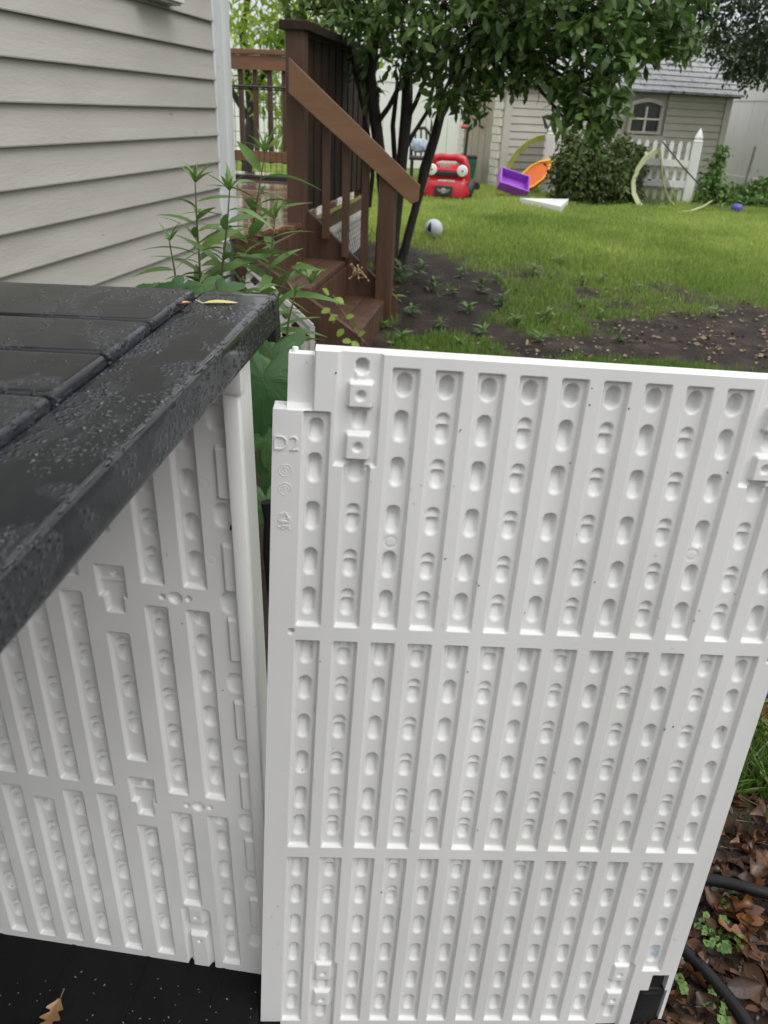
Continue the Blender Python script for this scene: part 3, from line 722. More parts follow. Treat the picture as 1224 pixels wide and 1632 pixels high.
mb = MB(); mb.bar(HC + hd * T0 + UPZ * (z0 - .018) + hn * .004, HC + hd * T1 + UPZ * (z0 - .018) + hn * .004, .018, .035); mb.build('starter_strip', TRIM, house)
mb = MB(); mb.bar(HC + hd * -.005 - hn * .03 + UPZ * .18, HC + hd * T1 - hn * .03 + UPZ * .18, .06, (z0 - .035) * 2 - .36 + .36 if z0 > .2 else .3); mb.build('foundation', mat('concrete', (.22, .21, .20), .9, (.30, .29, .27), 12, bump=.004, bscale=60), house)
HTOP = z0 + 24 * EXPO
cprof = [(-.205, 0), (-.205, .016), (-.197, .022), (-.19, .022), (-.10, .024), (-.092, .028), (-.05, .030), (-.035, .030), (-.028, .026), (-.004, .026), (0, .022), (.012, .012), (.014, -.12), (-.01, -.12)]
mb = MB(); mb.loft([[HC + hd * t + hn * h + UPZ * zz for t, h in cprof] for zz in (float(terr(4.4)) - .02, HTOP)]); mb.build('corner_board', TRIM, house, fix=True, smooth=True, angle=25)
vent = MB(); vc = onplane(238, -2, HC, hn) + hn * .05
vent.box(vc + UPZ * .035, (.30, .07, .07), (hd, hn, UPZ), top=1.0, topy=.35); vh = vent.build('vent_hood', TRIM, house, bevel=.004, smooth=True)
for k in range(3):
    m = MB(); m.box(vc + UPZ * (-.004) + hn * (-.02 + k * .018), (.28, .004, .01), (hd, hn, UPZ)); m.build('vent_louvre', TRIM, vh)

# ------------------------------------------------------------------ deck, stairs, railings
da = math.radians(8.0); dd = A3([math.sin(da), math.cos(da), 0]); dx = A3([math.cos(da), -math.sin(da), 0])
P0 = A3([-.585, 4.83, 0]); DZ = .60
dk = lambda s, t, z: P0 + dx * s + dd * t + UPZ * z
WOOD = mat('wet_brown_stained_wood', (.062, .033, .020), .45, (.090, .048, .030), 5, bump=.0018, bscale=22, stretch=(3, 3, .6), rough2=.6, rscale=8, spec=.4)
WOODH = mat('wet_brown_handrail_wood', (.155, .078, .040), .4, (.190, .100, .054), 5, bump=.0012, bscale=20, stretch=(.6, 3, 3), rough2=.55, spec=.4)
WOODD = mat('dark_brown_screen_wood', (.022, .014, .010), .65, (.034, .021, .014), 6, bump=.002, bscale=22, stretch=(3, 3, .6), rough2=.75, spec=.2)
DECKF = mat('rain_wet_deck_boards', (.17, .075, .040), .04, (.25, .12, .066), 7, bump=.005, bscale=12, stretch=(.6, 2, 1), rough2=.22, rscale=5, spec=.9, coat=1.0)
deck = thing('deck', 'brown stained wooden deck with steps, railing and slatted screen beyond the house corner', 'deck', dk(-.8, 1.5, .1))
t = -.59; k = 0
while t < 3.42:
    s0 = -.24 if t < -.40 else -2.7; s1 = min(.035, .035 + (t + .069 + .07) * .33) if t < 2.0 else -.55
    mb = MB(); zt = DZ - .014 + RNG.uniform(-.0015, .0015)
    mb.bar(dk(s0, t + .069, zt), dk(s1, t + .069, zt), .137, .028); mb.build('floor_board', DECKF, deck, bevel=.003); t += .143
mb = MB(); mb.bar(dk(-.155, -.62, DZ - .13), dk(.02, -.07, DZ - .13), .02, .20); mb.bar(dk(.022, -.05, DZ - .13), dk(.022, 2.0, DZ - .13), .03, .20); mb.build('rim_joist', WOOD, deck)
def gz_(s, t):
    p = dk(s, t, 0); return float(gh(p[0], p[1]))
plane_Y = dk(0, -.86, 0)
def on_near(x, y):
    p = onplane(x, y, plane_Y, dd); q = p - P0; return (q @ dx, p[2])
SL = on_near(376, 420)[0]
for (s, z) in ((.03, .40), (.28, .20)):                          # two treads, each two boards
    for j in ((-1, 0, 1) if z > .3 else (0, 1)):
        mb = MB(); c = s + .066 + j * .128; mb.bar(dk(c, -.80, z - .018), dk(c, .06, z - .018), .124, .036); mb.build('stair_tread', WOOD, deck, bevel=.004, smooth=True)
for (s, z0_, z1_) in ((.045, .40, DZ - .03), (.285, .20, .364), (.525, .02, .164)):
    mb = MB(); mb.bar(dk(s, -.79, (z0_ + z1_) / 2), dk(s, .05, (z0_ + z1_) / 2), .018, z1_ - z0_); mb.build('stair_riser', WOOD, deck)
mb = MB(); mb.prism([dk(SL, -.83, .36), dk(SL, -.83, .52), dk(SL + .10, -.83, .52), dk(.55, -.83, .185), dk(.55, -.83, .0), dk(.42, -.83, .0)], dd * .036); mb.build('stair_stringer', WOOD, deck, fix=True, bevel=.003)
mb = MB(); mb.prism([dk(-.02, .065, .36), dk(-.02, .065, .665), dk(.05, .065, .665), dk(.60, .065, .20), dk(.60, .065, .02), dk(.42, .065, .02)], dd * .036); mb.build('stair_stringer', WOOD, deck, fix=True, bevel=.003)
mb = MB(); mb.box(dk(0, .045, .86), (.10, .10, 1.46), (dx, dd, UPZ)); mb.build('screen_post', WOOD, deck, bevel=.004)
npx = at(617, 400, 4.86); ns = (npx - P0) @ dx
mb = MB(); mb.box(dk(ns, .045, .46), (.095, .095, .86), (dx, dd, UPZ)); mb.build('newel_post', WOOD, deck, bevel=.004)
ra = at(462, 122, 4.75); rb = at(666, 306, 4.78)
mb = MB(); mb.prism([at(460, 91, 4.74), at(460, 148, 4.74), at(655, 325, 4.74), at(667, 321, 4.74), at(670, 296, 4.74)], A3([0, .042, 0])); mb.build('stair_rail', WOODH, deck, bevel=.003, fix=True)
rail_dir = (rb - ra)
def rail_z(s):
    sa, sb = (ra - P0) @ dx, (rb - P0) @ dx; return ra[2] + (rb[2] - ra[2]) * (s - sa) / (sb - sa)
for px in (521, 553, 584):
    s = (at(px, 350, 4.86) - P0) @ dx; zt = rail_z(s) - .05; zb = .62 - (s - .05) * .845
    mb = MB(); mb.box(dk(s, .03, (zt + zb) / 2), (.040, .036, zt - zb), (dx, dd, UPZ)); mb.build('stair_baluster', WOOD, deck, bevel=.003)
t = .13; k = 0                                                    # tall slatted screen along the deck edge
while t < 1.95:
    mb = MB(); mb.box(dk(.0 + .006 * (k % 2), t, 1.09), (.022, .086, .90), (dx, dd, UPZ)); mb.build('screen_slat', WOODD, deck, bevel=.002); t += .098; k += 1
mb = MB(); mb.bar(dk(0, -.03, 1.575), dk(0, 2.05, 1.575), .15, .045); mb.build('screen_cap', WOODD, deck, bevel=.004)
for z in (.70, 1.46):
    mb = MB(); mb.bar(dk(-.035, .10, z), dk(-.035, 2.0, z), .038, .085); mb.build('screen_rail', WOODD, deck)
mb = MB(); mb.box(dk(0, 2.02, .84), (.095, .095, 1.40), (dx, dd, UPZ)); mb.build('screen_post', WOODD, deck, bevel=.004)
# far railing
TF = 3.30
fz = at(400, 77, P0[1] + TF)[2]
mb = MB(); mb.bar(dk(-2.6, TF, fz - .02), dk(-.5, TF, fz - .02), .14, .04); mb.build('far_rail_cap', WOODH, deck, bevel=.004)
mb = MB(); mb.bar(dk(-2.6, TF - .03, fz - .105), dk(-.5, TF - .03, fz - .105), .04, .115); mb.build('far_rail', WOODH, deck, bevel=.003)
mb = MB(); mb.bar(dk(-2.6, TF - .03, DZ + .16), dk(-.5, TF - .03, DZ + .16), .04, .09); mb.build('far_rail', WOODH, deck, bevel=.003)
s = -2.5
while s < -.5:
    mb = MB(); mb.box(dk(s, TF + .02, (DZ + .10 + fz - .05) / 2), (.042, .042, fz - .15 - DZ), (dx, dd, UPZ)); mb.build('far_baluster', WOOD, deck, bevel=.002); s += .138
for s in (-2.62, -.52):
    mb = MB(); mb.box(dk(s, TF, fz / 2 + .1), (.09, .09, fz - .25), (dx, dd, UPZ)); mb.build('far_post', WOOD, deck)
# white lattice skirts
def clip_seg(p, d, poly):
    t0, t1 = -1e9, 1e9; n = len(poly)
    for i in range(n):
        a, b = poly[i], poly[(i + 1) % n]; e = b - a; nn = A3([-e[1], e[0]]); den = nn @ d; num = nn @ (a - p)
        if abs(den) < 1e-9:
            if num > 0: return None
            continue
        tt = num / den
        if den > 0: t0 = max(t0, tt)
        else: t1 = min(t1, tt)
    return (t0, t1) if t1 > t0 + .01 else None
LATT = mat('white_vinyl_lattice', (.62, .62, .61), .4, (.50, .50, .48), 9, bump=.0005, bscale=60, col3=(.30, .30, .25), n3=16, t3=.66)
def lattice(name, org, ex, ez, poly, pitch, w, th, label=None, joined=False):
    poly = [A3(p, float) for p in poly]
    ar = sum(poly[i][0] * poly[(i + 1) % len(poly)][1] - poly[(i + 1) % len(poly)][0] * poly[i][1] for i in range(len(poly)))
    if ar < 0: poly = poly[::-1]
    nrm = np.cross(ex, ez); lo = min(p[0] for p in poly) - 2; hi = max(p[0] for p in poly) + 2; acc = MB(); segs = []
    for side, dr in ((0, A3([.7071, .7071])), (1, A3([.7071, -.7071]))):
        q = lo
        while q < hi:
            r = clip_seg(A3([q, poly[0][1]]), dr, poly)
            if r:
                a, b = A3([q, poly[0][1]]) + dr * r[0], A3([q, poly[0][1]]) + dr * r[1]
                segs.append((org + ex * a[0] + ez * a[1] + nrm * (th * side), org + ex * b[0] + ez * b[1] + nrm * (th * side)))
            q += pitch * 1.4142
    return segs, nrm
poly = [on_near(392, 420), on_near(499, 519), on_near(499, 552), (on_near(380, 470)[0], .02)]
poly[2] = (poly[1][0], .03)
segs, nrm = lattice('x', dk(0, -.86, 0), dx, UPZ, poly, .072, .034, .006)
skirt = thing('lattice_skirt', 'white diagonal lattice skirt closing the side of the deck steps', 'lattice', dk(-.2, -.86, .05))
for a, b in segs:
    mb = MB(); mb.bar(a, b, .006, .036, np.cross(b - a, dd)); mb.build('lattice_slat', LATT, skirt)
pts = [dk(s, -.875, z) for s, z in poly]
for i in (0, 1):
    mb = MB(); mb.bar(pts[i], pts[i + 1], .012, .022, np.cross(pts[i + 1] - pts[i], dd)); mb.build('lattice_edging', LATT, skirt)
segs, nrm = lattice('x', dk(.045, 0, 0), dd, UPZ, [(.15, .02), (2.0, .02), (2.0, DZ - .14), (.15, DZ - .14)], .052, .022, .004)
sk2 = thing('lattice_skirt', 'white fine lattice skirt under the deck edge, seen between the stair balusters', 'lattice', dk(.045, 1.7, .05))
mb = MB()
for a, b in segs: mb.bar(a, b, .004, .024, np.cross(b - a, dx))
o = mb.build('lattice_slats', LATT, sk2); o['kind'] = 'stuff'
mb = MB(); mb.bar(dk(.045, .12, DZ - .125), dk(.045, 2.0, DZ - .125), .014, .03); mb.build('lattice_edging', LATT, sk2)
mb = MB(); mb.bar(dk(-.02, .12, .2), dk(-.02, 2.0, .2), .02, .5); mb.build('under_deck_shade', mat('dark_void', (.012, .011, .010), .9), sk2)  # near-black sheet standing in for the shade under the deck
# black wire pet pen on the deck
WIRE = mat('black_wire', (.015, .015, .017), .45, metal=.3)
pen = thing('wire_pen', 'black wire pet pen panel standing on the wet deck', 'pen', dk(-.9, 2.7, DZ))
pz0, pz1 = DZ + .03, at(410, 138, P0[1] + 2.7)[2]
mb = MB()
for z, r in ((pz0, .006), (pz1, .010), (pz1 - .02, .006), ((pz0 * 2 + pz1) / 3, .0025), ((pz0 + 2 * pz1) / 3, .0025), ((pz0 * 5 + pz1) / 6, .0025), ((pz0 + 5 * pz1) / 6, .0025), ((pz0 + pz1) / 2, .0025)):
    mb.tube([dk(-2.4, 2.7, z), dk(-.06, 2.7, z)], r, 5)
mb.build('frame', WIRE, pen)
mb = MB(); s = -2.4
while s < -.06: mb.tube([dk(s, 2.7, pz0), dk(s, 2.7, pz1)], .0022, 4); s += .052
o = mb.build('wire_mesh', WIRE, pen); o['kind'] = 'stuff'
mb = MB(); mb.bar(dk(-2.4, 2.66, DZ + .015), dk(-.06, 2.66, DZ + .015), .05, .03); mb.build('foot_tray', WIRE, pen)

# ------------------------------------------------------------------ garden shed
LZ = .35
sa = math.radians(70); sd_ = A3([math.sin(sa), math.cos(sa), 0]); sf = A3([-math.cos(sa), math.sin(sa), 0])      # along the long wall, and back along the gable
S0 = onground(791, 300); S0[2] = LZ - .03
SL_, SWd = 3.42, 1.30
ez = at(1167, 143, (S0 + sd_ * SL_)[1])[2] - S0[2]; RZ = ez + .62
sp_ = lambda s, t, z: S0 + sd_ * s + sf * t + UPZ * z
shed = thing('garden_shed', 'beige plastic garden shed with grey shingle roof and four-pane window', 'shed', sp_(1.7, .6, 0))
SHED = mat('beige_shed_plastic', (.46, .435, .385), .5, (.42, .395, .35), 5, bump=.001, bscale=40)
SHEDL = mat('pale_shed_trim', (.72, .69, .62), .5, (.64, .61, .54), 18, bump=.003, bscale=30)
SHEDD = mat('taupe_shed_door', (.40, .345, .27), .55, (.35, .30, .235), 6, bump=.002, bscale=30, stretch=(4, 4, .5))
ROOFM = mat('wet_grey_shingles', (.28, .28, .29), .25, (.40, .40, .41), 9, bump=.006, bscale=26, rough2=.5, spec=.6, col3=(.10, .10, .10), n3=14, t3=.6)
DARKG = mat('dark_window', (.012, .013, .016), .12, (.03, .032, .035), 3, spec=.6)
DK = mat('dark_plastic', (.02, .02, .022), .45)
mb = MB(); mb.prism([sp_(.02, .02, 0), sp_(SL_ - .02, .02, 0), sp_(SL_ - .02, SWd - .02, 0), sp_(.02, SWd - .02, 0)], UPZ * ez); mb.prism([sp_(.02, .02, ez), sp_(.02, SWd - .02, ez), sp_(.02, SWd / 2, RZ - .03)], sd_ * (SL_ - .04)); mb.build('shed_wall', SHED, shed, fix=True)
nb = 15; bh = ez / nb
WS0, WS1, WZ0, WZ1 = 1.86, 2.34, .70, 1.13
wpx = [onplane(x, y, S0, -sf) for x, y in ((1000, 208), (1044, 210), (1000, 168), (1044, 165))]
WS0, WS1 = (wpx[0] - S0) @ sd_, (wpx[1] - S0) @ sd_; WZ0, WZ1 = wpx[0][2] - S0[2], wpx[2][2] - S0[2]
for k in range(nb):
    zb = k * bh
    for (a, b) in (((.10, WS0 - .12), (WS1 + .12, SL_ - .06)) if WZ0 - .16 < zb + bh / 2 < WZ1 + .22 else ((.10, SL_ - .06),)):
        m = MB(); m.loft([[sp_(q, -.004, zb), sp_(q, -.016, zb + .004), sp_(q, -.006, zb + bh - .003), sp_(q, .01, zb + bh - .003), sp_(q, .01, zb)] for q in (a, b)]); m.build('clapboard', SHED, shed, fix=True)
for s in (.05, SL_ - .03):
    m = MB(); m.box(sp_(s, -.012, ez / 2), (.10, .04, ez), (sd_, sf, UPZ)); m.build('corner_trim', SHED, shed)
# gable end with its door between two pale quoined pillars
for t in (.10, SWd - .12):
    for k in range(14):
        m = MB(); h = ez / 14; m.box(sp_(-.012, t + (.012 if k % 2 else -.004), h * (k + .5)), (.05, .20, h - .008), (sd_, sf, UPZ)); m.build('quoin_block', SHEDL, shed)
m = MB(); m.box(sp_(0.0, SWd / 2, ez / 2 - .02), (.03, SWd - .46, ez - .06), (sd_, sf, UPZ)); door = m.build('shed_door', SHEDD, shed, bevel=.004)
for t in (SWd / 2 - .2, SWd / 2 - .0, SWd / 2 + .2):
    m = MB(); m.box(sp_(-.018, t, ez / 2 - .02), (.012, .012, ez - .2), (sd_, sf, UPZ)); m.build('door_groove', SHED, door)
hp = onplane(773, 190, S0, sd_)
m = MB(); m.tube([hp - sd_ * .02 + UPZ * .10, hp - sd_ * .07 + UPZ * .08, hp - sd_ * .08, hp - sd_ * .07 - UPZ * .08, hp - sd_ * .02 - UPZ * .10], .018, 8); m.build('door_handle', mat('grey_handle', (.12, .12, .13), .4), door, smooth=True)
m = MB(); m.prism([sp_(-.015, .03, ez), sp_(-.015, SWd - .03, ez), sp_(-.015, SWd / 2, RZ - .06)], -sd_ * .02); m.build('gable_board', SHEDL, shed, fix=True)
# roof in shingle courses
def slope(side, t0, t1):
    nc = 11
    for k in range(nc):
        a0, a1 = k / nc, (k + 1) / nc + .02
        def P(s, q, lift):
            t = (-.12 + (SWd / 2 + .12) * q) if side > 0 else (SWd + .12 - (SWd / 2 + .12) * q)
            return sp_(s, t, ez - .09 + (RZ - ez + .09) * q + lift)
        m = MB(); m.loft([[P(s, a0, .0), P(s, a0, .028), P(s, a1, .012), P(s, a1, -.004)] for s in np.linspace(-.16, SL_ + .12, 9) + 0]); m.build('shingle_course', ROOFM, shed, fix=True)
slope(1, 0, 0); slope(-1, 0, 0)
m = MB(); m.bar(sp_(-.17, SWd / 2, RZ + .02), sp_(SL_ + .13, SWd / 2, RZ + .02), .16, .035); m.build('ridge_cap', ROOFM, shed, bevel=.008)
m = MB(); m.bar(sp_(-.12, -.10, ez - .085), sp_(SL_ + .08, -.10, ez - .085), .03, .05); m.build('eave_fascia', DK, shed)
# four-pane window with an arched head
wf = MB(); fw = .032; mid = (WS0 + WS1) / 2
for s in (WS0 - fw / 2, WS1 + fw / 2): wf.box(sp_(s, -.035, (WZ0 + WZ1) / 2), (fw, .05, WZ1 - WZ0 + .0), (sd_, sf, UPZ))
wf.box(sp_(mid, -.035, WZ0 - fw / 2), (WS1 - WS0 + 2 * fw, .052, fw), (sd_, sf, UPZ))
win = wf.build('window', SHED, shed)
arc = [(q, WZ1 + .05 * math.sin(math.pi * i / 10)) for i, q in enumerate(np.linspace(WS0 - fw, WS1 + fw, 11))]
m = MB()
for (a, za), (b, zb) in zip(arc[:-1], arc[1:]): m.prism([sp_(a, -.06, za), sp_(b, -.06, zb), sp_(b, -.06, zb + .05), sp_(a, -.06, za + .05)], sf * .055)
m.build('window_head', SHED, win, fix=True)
for i in (0, 1):
    for j in (0, 1):
        a = (WS0, mid + .010)[i]; b = (mid - .010, WS1)[i]; c = (WZ0, (WZ0 + WZ1) / 2 + .010)[j]; d = ((WZ0 + WZ1) / 2 - .010, WZ1 + .03)[j]
        m = MB(); m.box(sp_((a + b) / 2, -.022, (c + d) / 2), (b - a, .008, d - c), (sd_, sf, UPZ)); m.build('window_pane', DARKG, win)
m = MB(); m.box(sp_(mid, -.036, (WZ0 + WZ1) / 2), (.020, .04, WZ1 - WZ0), (sd_, sf, UPZ)); m.build('window_mullion', SHEDL, win)
m = MB(); m.box(sp_(mid, -.038, (WZ0 + WZ1) / 2), (WS1 - WS0, .04, .020), (sd_, sf, UPZ)); m.build('window_mullion', SHEDL, win)
m = MB(); m.box(sp_(mid, -.03, WZ0 - .10), (WS1 - WS0 + .24, .03, .10), (sd_, sf, UPZ)); m.build('window_sill', SHED, win)

# ------------------------------------------------------------------ tall white vinyl fences
VINYL = mat('white_vinyl_fence', (.80, .80, .785), .4, (.76, .76, .745), 2, bump=.0006, bscale=20)
def vinyl_fence(a, b, h, label, pitch=2.4):
    a = A3(a, float); b = A3(b, float); L = np.linalg.norm((b - a)[:2]); n = max(1, round(L / pitch)); d = (b - a) / n; u = d / np.linalg.norm(d); w = np.cross(u, UPZ)
    f = thing('privacy_fence', label, 'fence', (a + b) / 2)
    for i in range(n + 1):
        p = a + d * i; m = MB(); m.box(p + UPZ * (h / 2 + .03), (.13, .13, h + .06), (u, w, UPZ)); po = m.build('fence_post', VINYL, f, bevel=.008)
        m = MB(); m.box(p + UPZ * (h + .085), (.15, .15, .05), (u, w, UPZ), top=.3); m.build('post_cap', VINYL, po)
    for i in range(n):
        p = a + d * i; q = p + d
        m = MB(); m.bar(p + UPZ * (h - .10), q + UPZ * (h - .10), .05, .17); m.build('fence_rail', VINYL, f, bevel=.006)
        m = MB(); m.bar(p + UPZ * .10, q + UPZ * .10, .05, .16); m.build('fence_rail', VINYL, f, bevel=.006)
        k = 8
        for j in range(k):
            x, y = p + d * (j / k), p + d * ((j + 1) / k - .004)
            m = MB(); m.bar(x + UPZ * (h / 2), y + UPZ * (h / 2), .022, h - .3); m.build('fence_board', VINYL, f)
fb = A3([5.0, 13.9, LZ]); fh = at(1185, 139, 13.6)[2] - LZ
vinyl_fence(fb, [6.3, 8.6, LZ], fh, 'tall white vinyl fence running along the right side of the yard')
vinyl_fence([-3.4, 14.3, LZ], [4.86, 13.95, LZ], fh + .05, 'tall white vinyl fence across the back of the yard behind the tree')
# neighbour's pale roof beyond the right fence
nb_ = thing('neighbour_house', 'pale grey neighbour house roof showing above the white fence at the right', 'house', (9, 19, LZ))
m = MB(); m.box((10.5, 20, LZ + 1.3), (9, 5, 2.6)); m.build('wall', VINYL, nb_)
m = MB(); m.loft([[A3([x, 16.9, LZ + 2.2]), A3([x, 20, LZ + 3.3]), A3([x, 23, LZ + 2.2])] for x in (5.6, 15.5)]); m.build('roof', mat('pale_grey_roof', (.42, .43, .46), .5, (.36, .37, .40), 3, bump=.004, bscale=20), nb_, fix=True)

# ------------------------------------------------------------------ picket fence
PICK = mat('white_picket_vinyl', (.72, .72, .70), .4, (.64, .64, .62), 4)
pk = thing('picket_fence', 'short white picket fence with pointed post caps in front of the shed', 'picket fence', (2.6, 10.6, LZ))
pa = onground(866, 303); pb = onground(1094, 326); pa[2] = pb[2] = LZ
pa = at(869, 300, 10.6); pb = at(1094, 320, 10.1); pa[2] = pb[2] = LZ
pu_ = (pb - pa) / np.linalg.norm(pb - pa); pw = np.cross(pu_, UPZ); PH = at(1108, 228, 10.1)[2] - LZ; PL = np.linalg.norm(pb - pa)
for p in (pa, pb):
    m = MB(); m.box(p + UPZ * (PH / 2), (.105, .105, PH), (pu_, pw, UPZ)); po = m.build('fence_post', PICK, pk, bevel=.008)
    m = MB(); m.lathe(p + UPZ * PH, [(.072, 0), (.075, .02), (.055, .03), (.06, .045), (.062, .06), (.035, .11), (.004, .155)], 4, (( pu_ + pw) / 1.414, (pw - pu_) / 1.414, UPZ)); m.build('post_cap', PICK, po)
n = 18
for i in range(1, n):
    p = pa + (pb - pa) * (i / n); h = PH - .03
    m = MB(); m.box(p + pw * -.0 + UPZ * (h / 2), (.042, .022, h - .06), (pu_, pw, UPZ))
    m.loft([[p + pu_ * x + pw * y + UPZ * (h - .03 + zz) for x, y in ((-w / 2, -.011), (w / 2, -.011), (w / 2, .011), (-w / 2, .011))] for zz, w in ((0, .042), (.012, .052), (.04, .046), (.07, .018))]); m.build('picket', PICK, pk, fix=True)
for z in (.22, PH - .22):
    m = MB(); m.bar(pa + pw * .028 + UPZ * z, pb + pw * .028 + UPZ * z, .032, .075); m.build('fence_rail', PICK, pk)

# ------------------------------------------------------------------ toys and garden things on the lawn
# red ride-on toy car
RED = mat('red_toy_plastic', (.50, .018, .03), .32, (.42, .012, .022), 5, spec=.5, bump=.0008, bscale=20)
WHT = mat('white_toy_plastic', (.75, .75, .74), .35, (.68, .68, .67), 8); CHR = mat('silver_toy_trim', (.55, .56, .58), .25, metal=.6)
cp = onground(709, 317); ca = math.radians(-7); cx_ = A3([math.cos(ca), math.sin(ca), 0]); cy_ = A3([-math.sin(ca), math.cos(ca), 0])
cr = lambda x, y, z: cp + cx_ * x + cy_ * y + UPZ * z
car = thing('toy_car', 'red ride-on toy car with round white headlights parked on the lawn', 'toy car', cp)
def rr(w, z0, z1, y, r=.06, lean=0.0, k=5):
    pts = []
    for (sx, sz) in ((1, 1), (-1, 1), (-1, -1), (1, -1)):
        wx = w if sz < 0 else w - lean
        for i in range(k):
            t = math.radians({(1, 1): 0, (-1, 1): 90, (-1, -1): 180, (1, -1): 270}[(sx, sz)] + 90 * i / (k - 1))
            rz = min(r, (z1 - z0) / 2 - .001)
            pts.append(cr(sx * (wx / 2 - r) + r * math.cos(t), y, (z1 if sz > 0 else z0) - sz * rz + rz * math.sin(t)))
    return pts
m = MB(); m.loft([rr(.46, .03, .17, -.02, .05, .05), rr(.53, .02, .22, .03, .06, .08), rr(.55, .02, .245, .12, .07, .12), rr(.55, .02, .25, .4, .07, .12), rr(.53, .02, .25, .8, .07, .12), rr(.46, .05, .22, .86, .06, .1)])
body = m.build('car_body', RED, car, smooth=True, fix=True, angle=50)
m = MB(); m.tube([cr(-.20, .20, .20), cr(-.195, .17, .33), cr(-.16, .17, .405), cr(-.08, .17, .425), cr(.0, .17, .42), cr(.08, .17, .425), cr(.16, .17, .405), cr(.195, .17, .33), cr(.20, .20, .20)], [.05, .05, .048, .04, .036, .04, .048, .05, .05], 12); m.build('windscreen_frame', RED, car, smooth=True)
m = MB(); m.loft([rr(.40, .22, .30, .03, .03, .05), rr(.42, .22, .34, .12, .04, .05), rr(.40, .22, .36, .22, .04, .05)]); m.build('bonnet', RED, car, smooth=True, fix=True)
m = MB(); m.box(cr(0, .018, .262), (.24, .03, .05), (cx_, cy_, UPZ)); m.build('grille_opening', DK, car, bevel=.01)
for sx in (-1, 1):
    m = MB(); m.lathe(cr(sx * .168, .03, .30), [(.058, 0), (.060, .03), (.052, .045), (.02, .052), (.003, .053)], 20, (cx_, UPZ, -cy_)); hl = m.build('headlight', WHT, car, smooth=True, angle=30)
    m = MB(); m.lathe(cr(sx * .168 + .004, -.0235, .302), [(.010, 0), (.008, .003)], 10, (cx_, UPZ, -cy_)); m.build('headlight_pupil', DK, hl)
m = MB(); m.box(cr(-.02, -.028, .092), (.20, .014, .10), (cx_, cy_, UPZ)); pl = m.build('number_plate', mat('plate_black', (.03, .036, .036), .4), car, bevel=.006)
m = MB(); m.lathe(cr(-.02, -.036, .095), [(.030, 0), (.030, .003), (.022, .0045)], 20, (cx_, UPZ, -cy_)); m.build('emblem_disc', CHR, pl)
for sx in (-1, 1):
    m = MB()
    for q in range(3): m.prism([cr(-.02 + sx * .030, -.0375, .108 - q * .012), cr(-.02 + sx * (.080 - q * .012), -.0375, .116 - q * .014), cr(-.02 + sx * (.072 - q * .012), -.0375, .107 - q * .014), cr(-.02 + sx * .030, -.0375, .101 - q * .012)], -cy_ * .003)
    m.build('emblem_wing', CHR, pl, fix=True)
m = MB()
for i, w in enumerate((.022, .018, .02, .022, .016, .02, .02)): m.box(cr(-.075 + i * .026, -.012, .195), (w, .006, .016), (cx_, cy_, UPZ))
o = m.build('badge_lettering', WHT, car); o['kind'] = 'stuff'
m = MB(); m.box(cr(-.02, -.0, .335), (.12, .012, .02), (cx_, cy_, UPZ)); m.build('badge_strip', CHR, car)
for sx in (-1, 1):
    for y in (.14, .68):
        m = MB(); m.lathe(cr(sx * .285 - sx * .06, y, .085), [(.085, 0), (.095, .012), (.095, .055), (.085, .065)], 18, (cy_, UPZ, cx_ * sx)); m.build('wheel', DK, car, smooth=True)
# football
bp_ = onground(690, 379); bl_r = .078
def ball_material():
    m = bpy.data.materials.new('football_panels'); m.use_nodes = True; t = m.node_tree; b = t.nodes['Principled BSDF']; tc = t.nodes.new('ShaderNodeTexCoord'); v = t.nodes.new('ShaderNodeTexVoronoi'); v.inputs['Scale'].default_value = 9
    t.links.new(tc.outputs['Object'], v.inputs['Vector']); r = t.nodes.new('ShaderNodeValToRGB'); r.color_ramp.interpolation = 'CONSTANT'; r.color_ramp.elements[0].color = (.42, .45, .50, 1); r.color_ramp.elements[1].color = (.02, .025, .04, 1); r.color_ramp.elements[1].position = .68
    t.links.new(v.outputs['Color'], r.inputs[0]); t.links.new(r.outputs[0], b.inputs['Base Color']); b.inputs['Roughness'].default_value = .4; return m
bm = bmesh.new(); bmesh.ops.create_icosphere(bm, subdivisions=3, radius=bl_r)
for v in bm.verts: v.co *= 1 - .008 * math.cos(18 * v.co.x / bl_r) * math.cos(15 * v.co.z / bl_r)
me = bpy.data.meshes.new('football'); bm.to_mesh(me); bm.free()
for p in me.polygons: p.use_smooth = True
o = link('football', me, ball_material(), loc=bp_ + UPZ * (bl_r - .006)); props(o, 'small white and black football on the grass beside the tree', 'ball')
# purple bin and orange toy boat
PUR = mat('purple_plastic', (.30, .07, .50), .35, (.36, .11, .56), 6); ORG = mat('orange_plastic', (.95, .42, .015), .4, (.98, .55, .06), 7); ORD = mat('deep_orange_plastic', (.75, .15, .01), .4)
qp = onground(818, 318); c, s_ = math.cos(.45), math.sin(.45)
qx = A3([.93, .10, -.25]); qx /= np.linalg.norm(qx); qy = A3([-.15, .75, .62]); qy -= qx * (qx @ qy); qy /= np.linalg.norm(qy); qz = np.cross(qx, qy)
tub = thing('purple_tub', 'purple plastic tub tipped on its side by the picket fence', 'tub', qp)
qo = qp + UPZ * .13 + A3([-.03, .05, 0])
m = MB(); m.box(qo, (.34, .24, .012), (qx, qy, qz)); m.build('tub_base', PUR, tub, bevel=.006)
for (cx2, cy2, w, h) in ((0, -.12, .36, .02), (0, .12, .36, .02), (-.17, 0, .02, .26), (.17, 0, .02, .26)):
    m = MB(); m.box(qo + qx * cx2 + qy * cy2 + qz * .05, (w if w > .1 else .014, h if h > .1 else .014, .11), (qx, qy, qz)); m.build('tub_side', PUR, tub, bevel=.004)
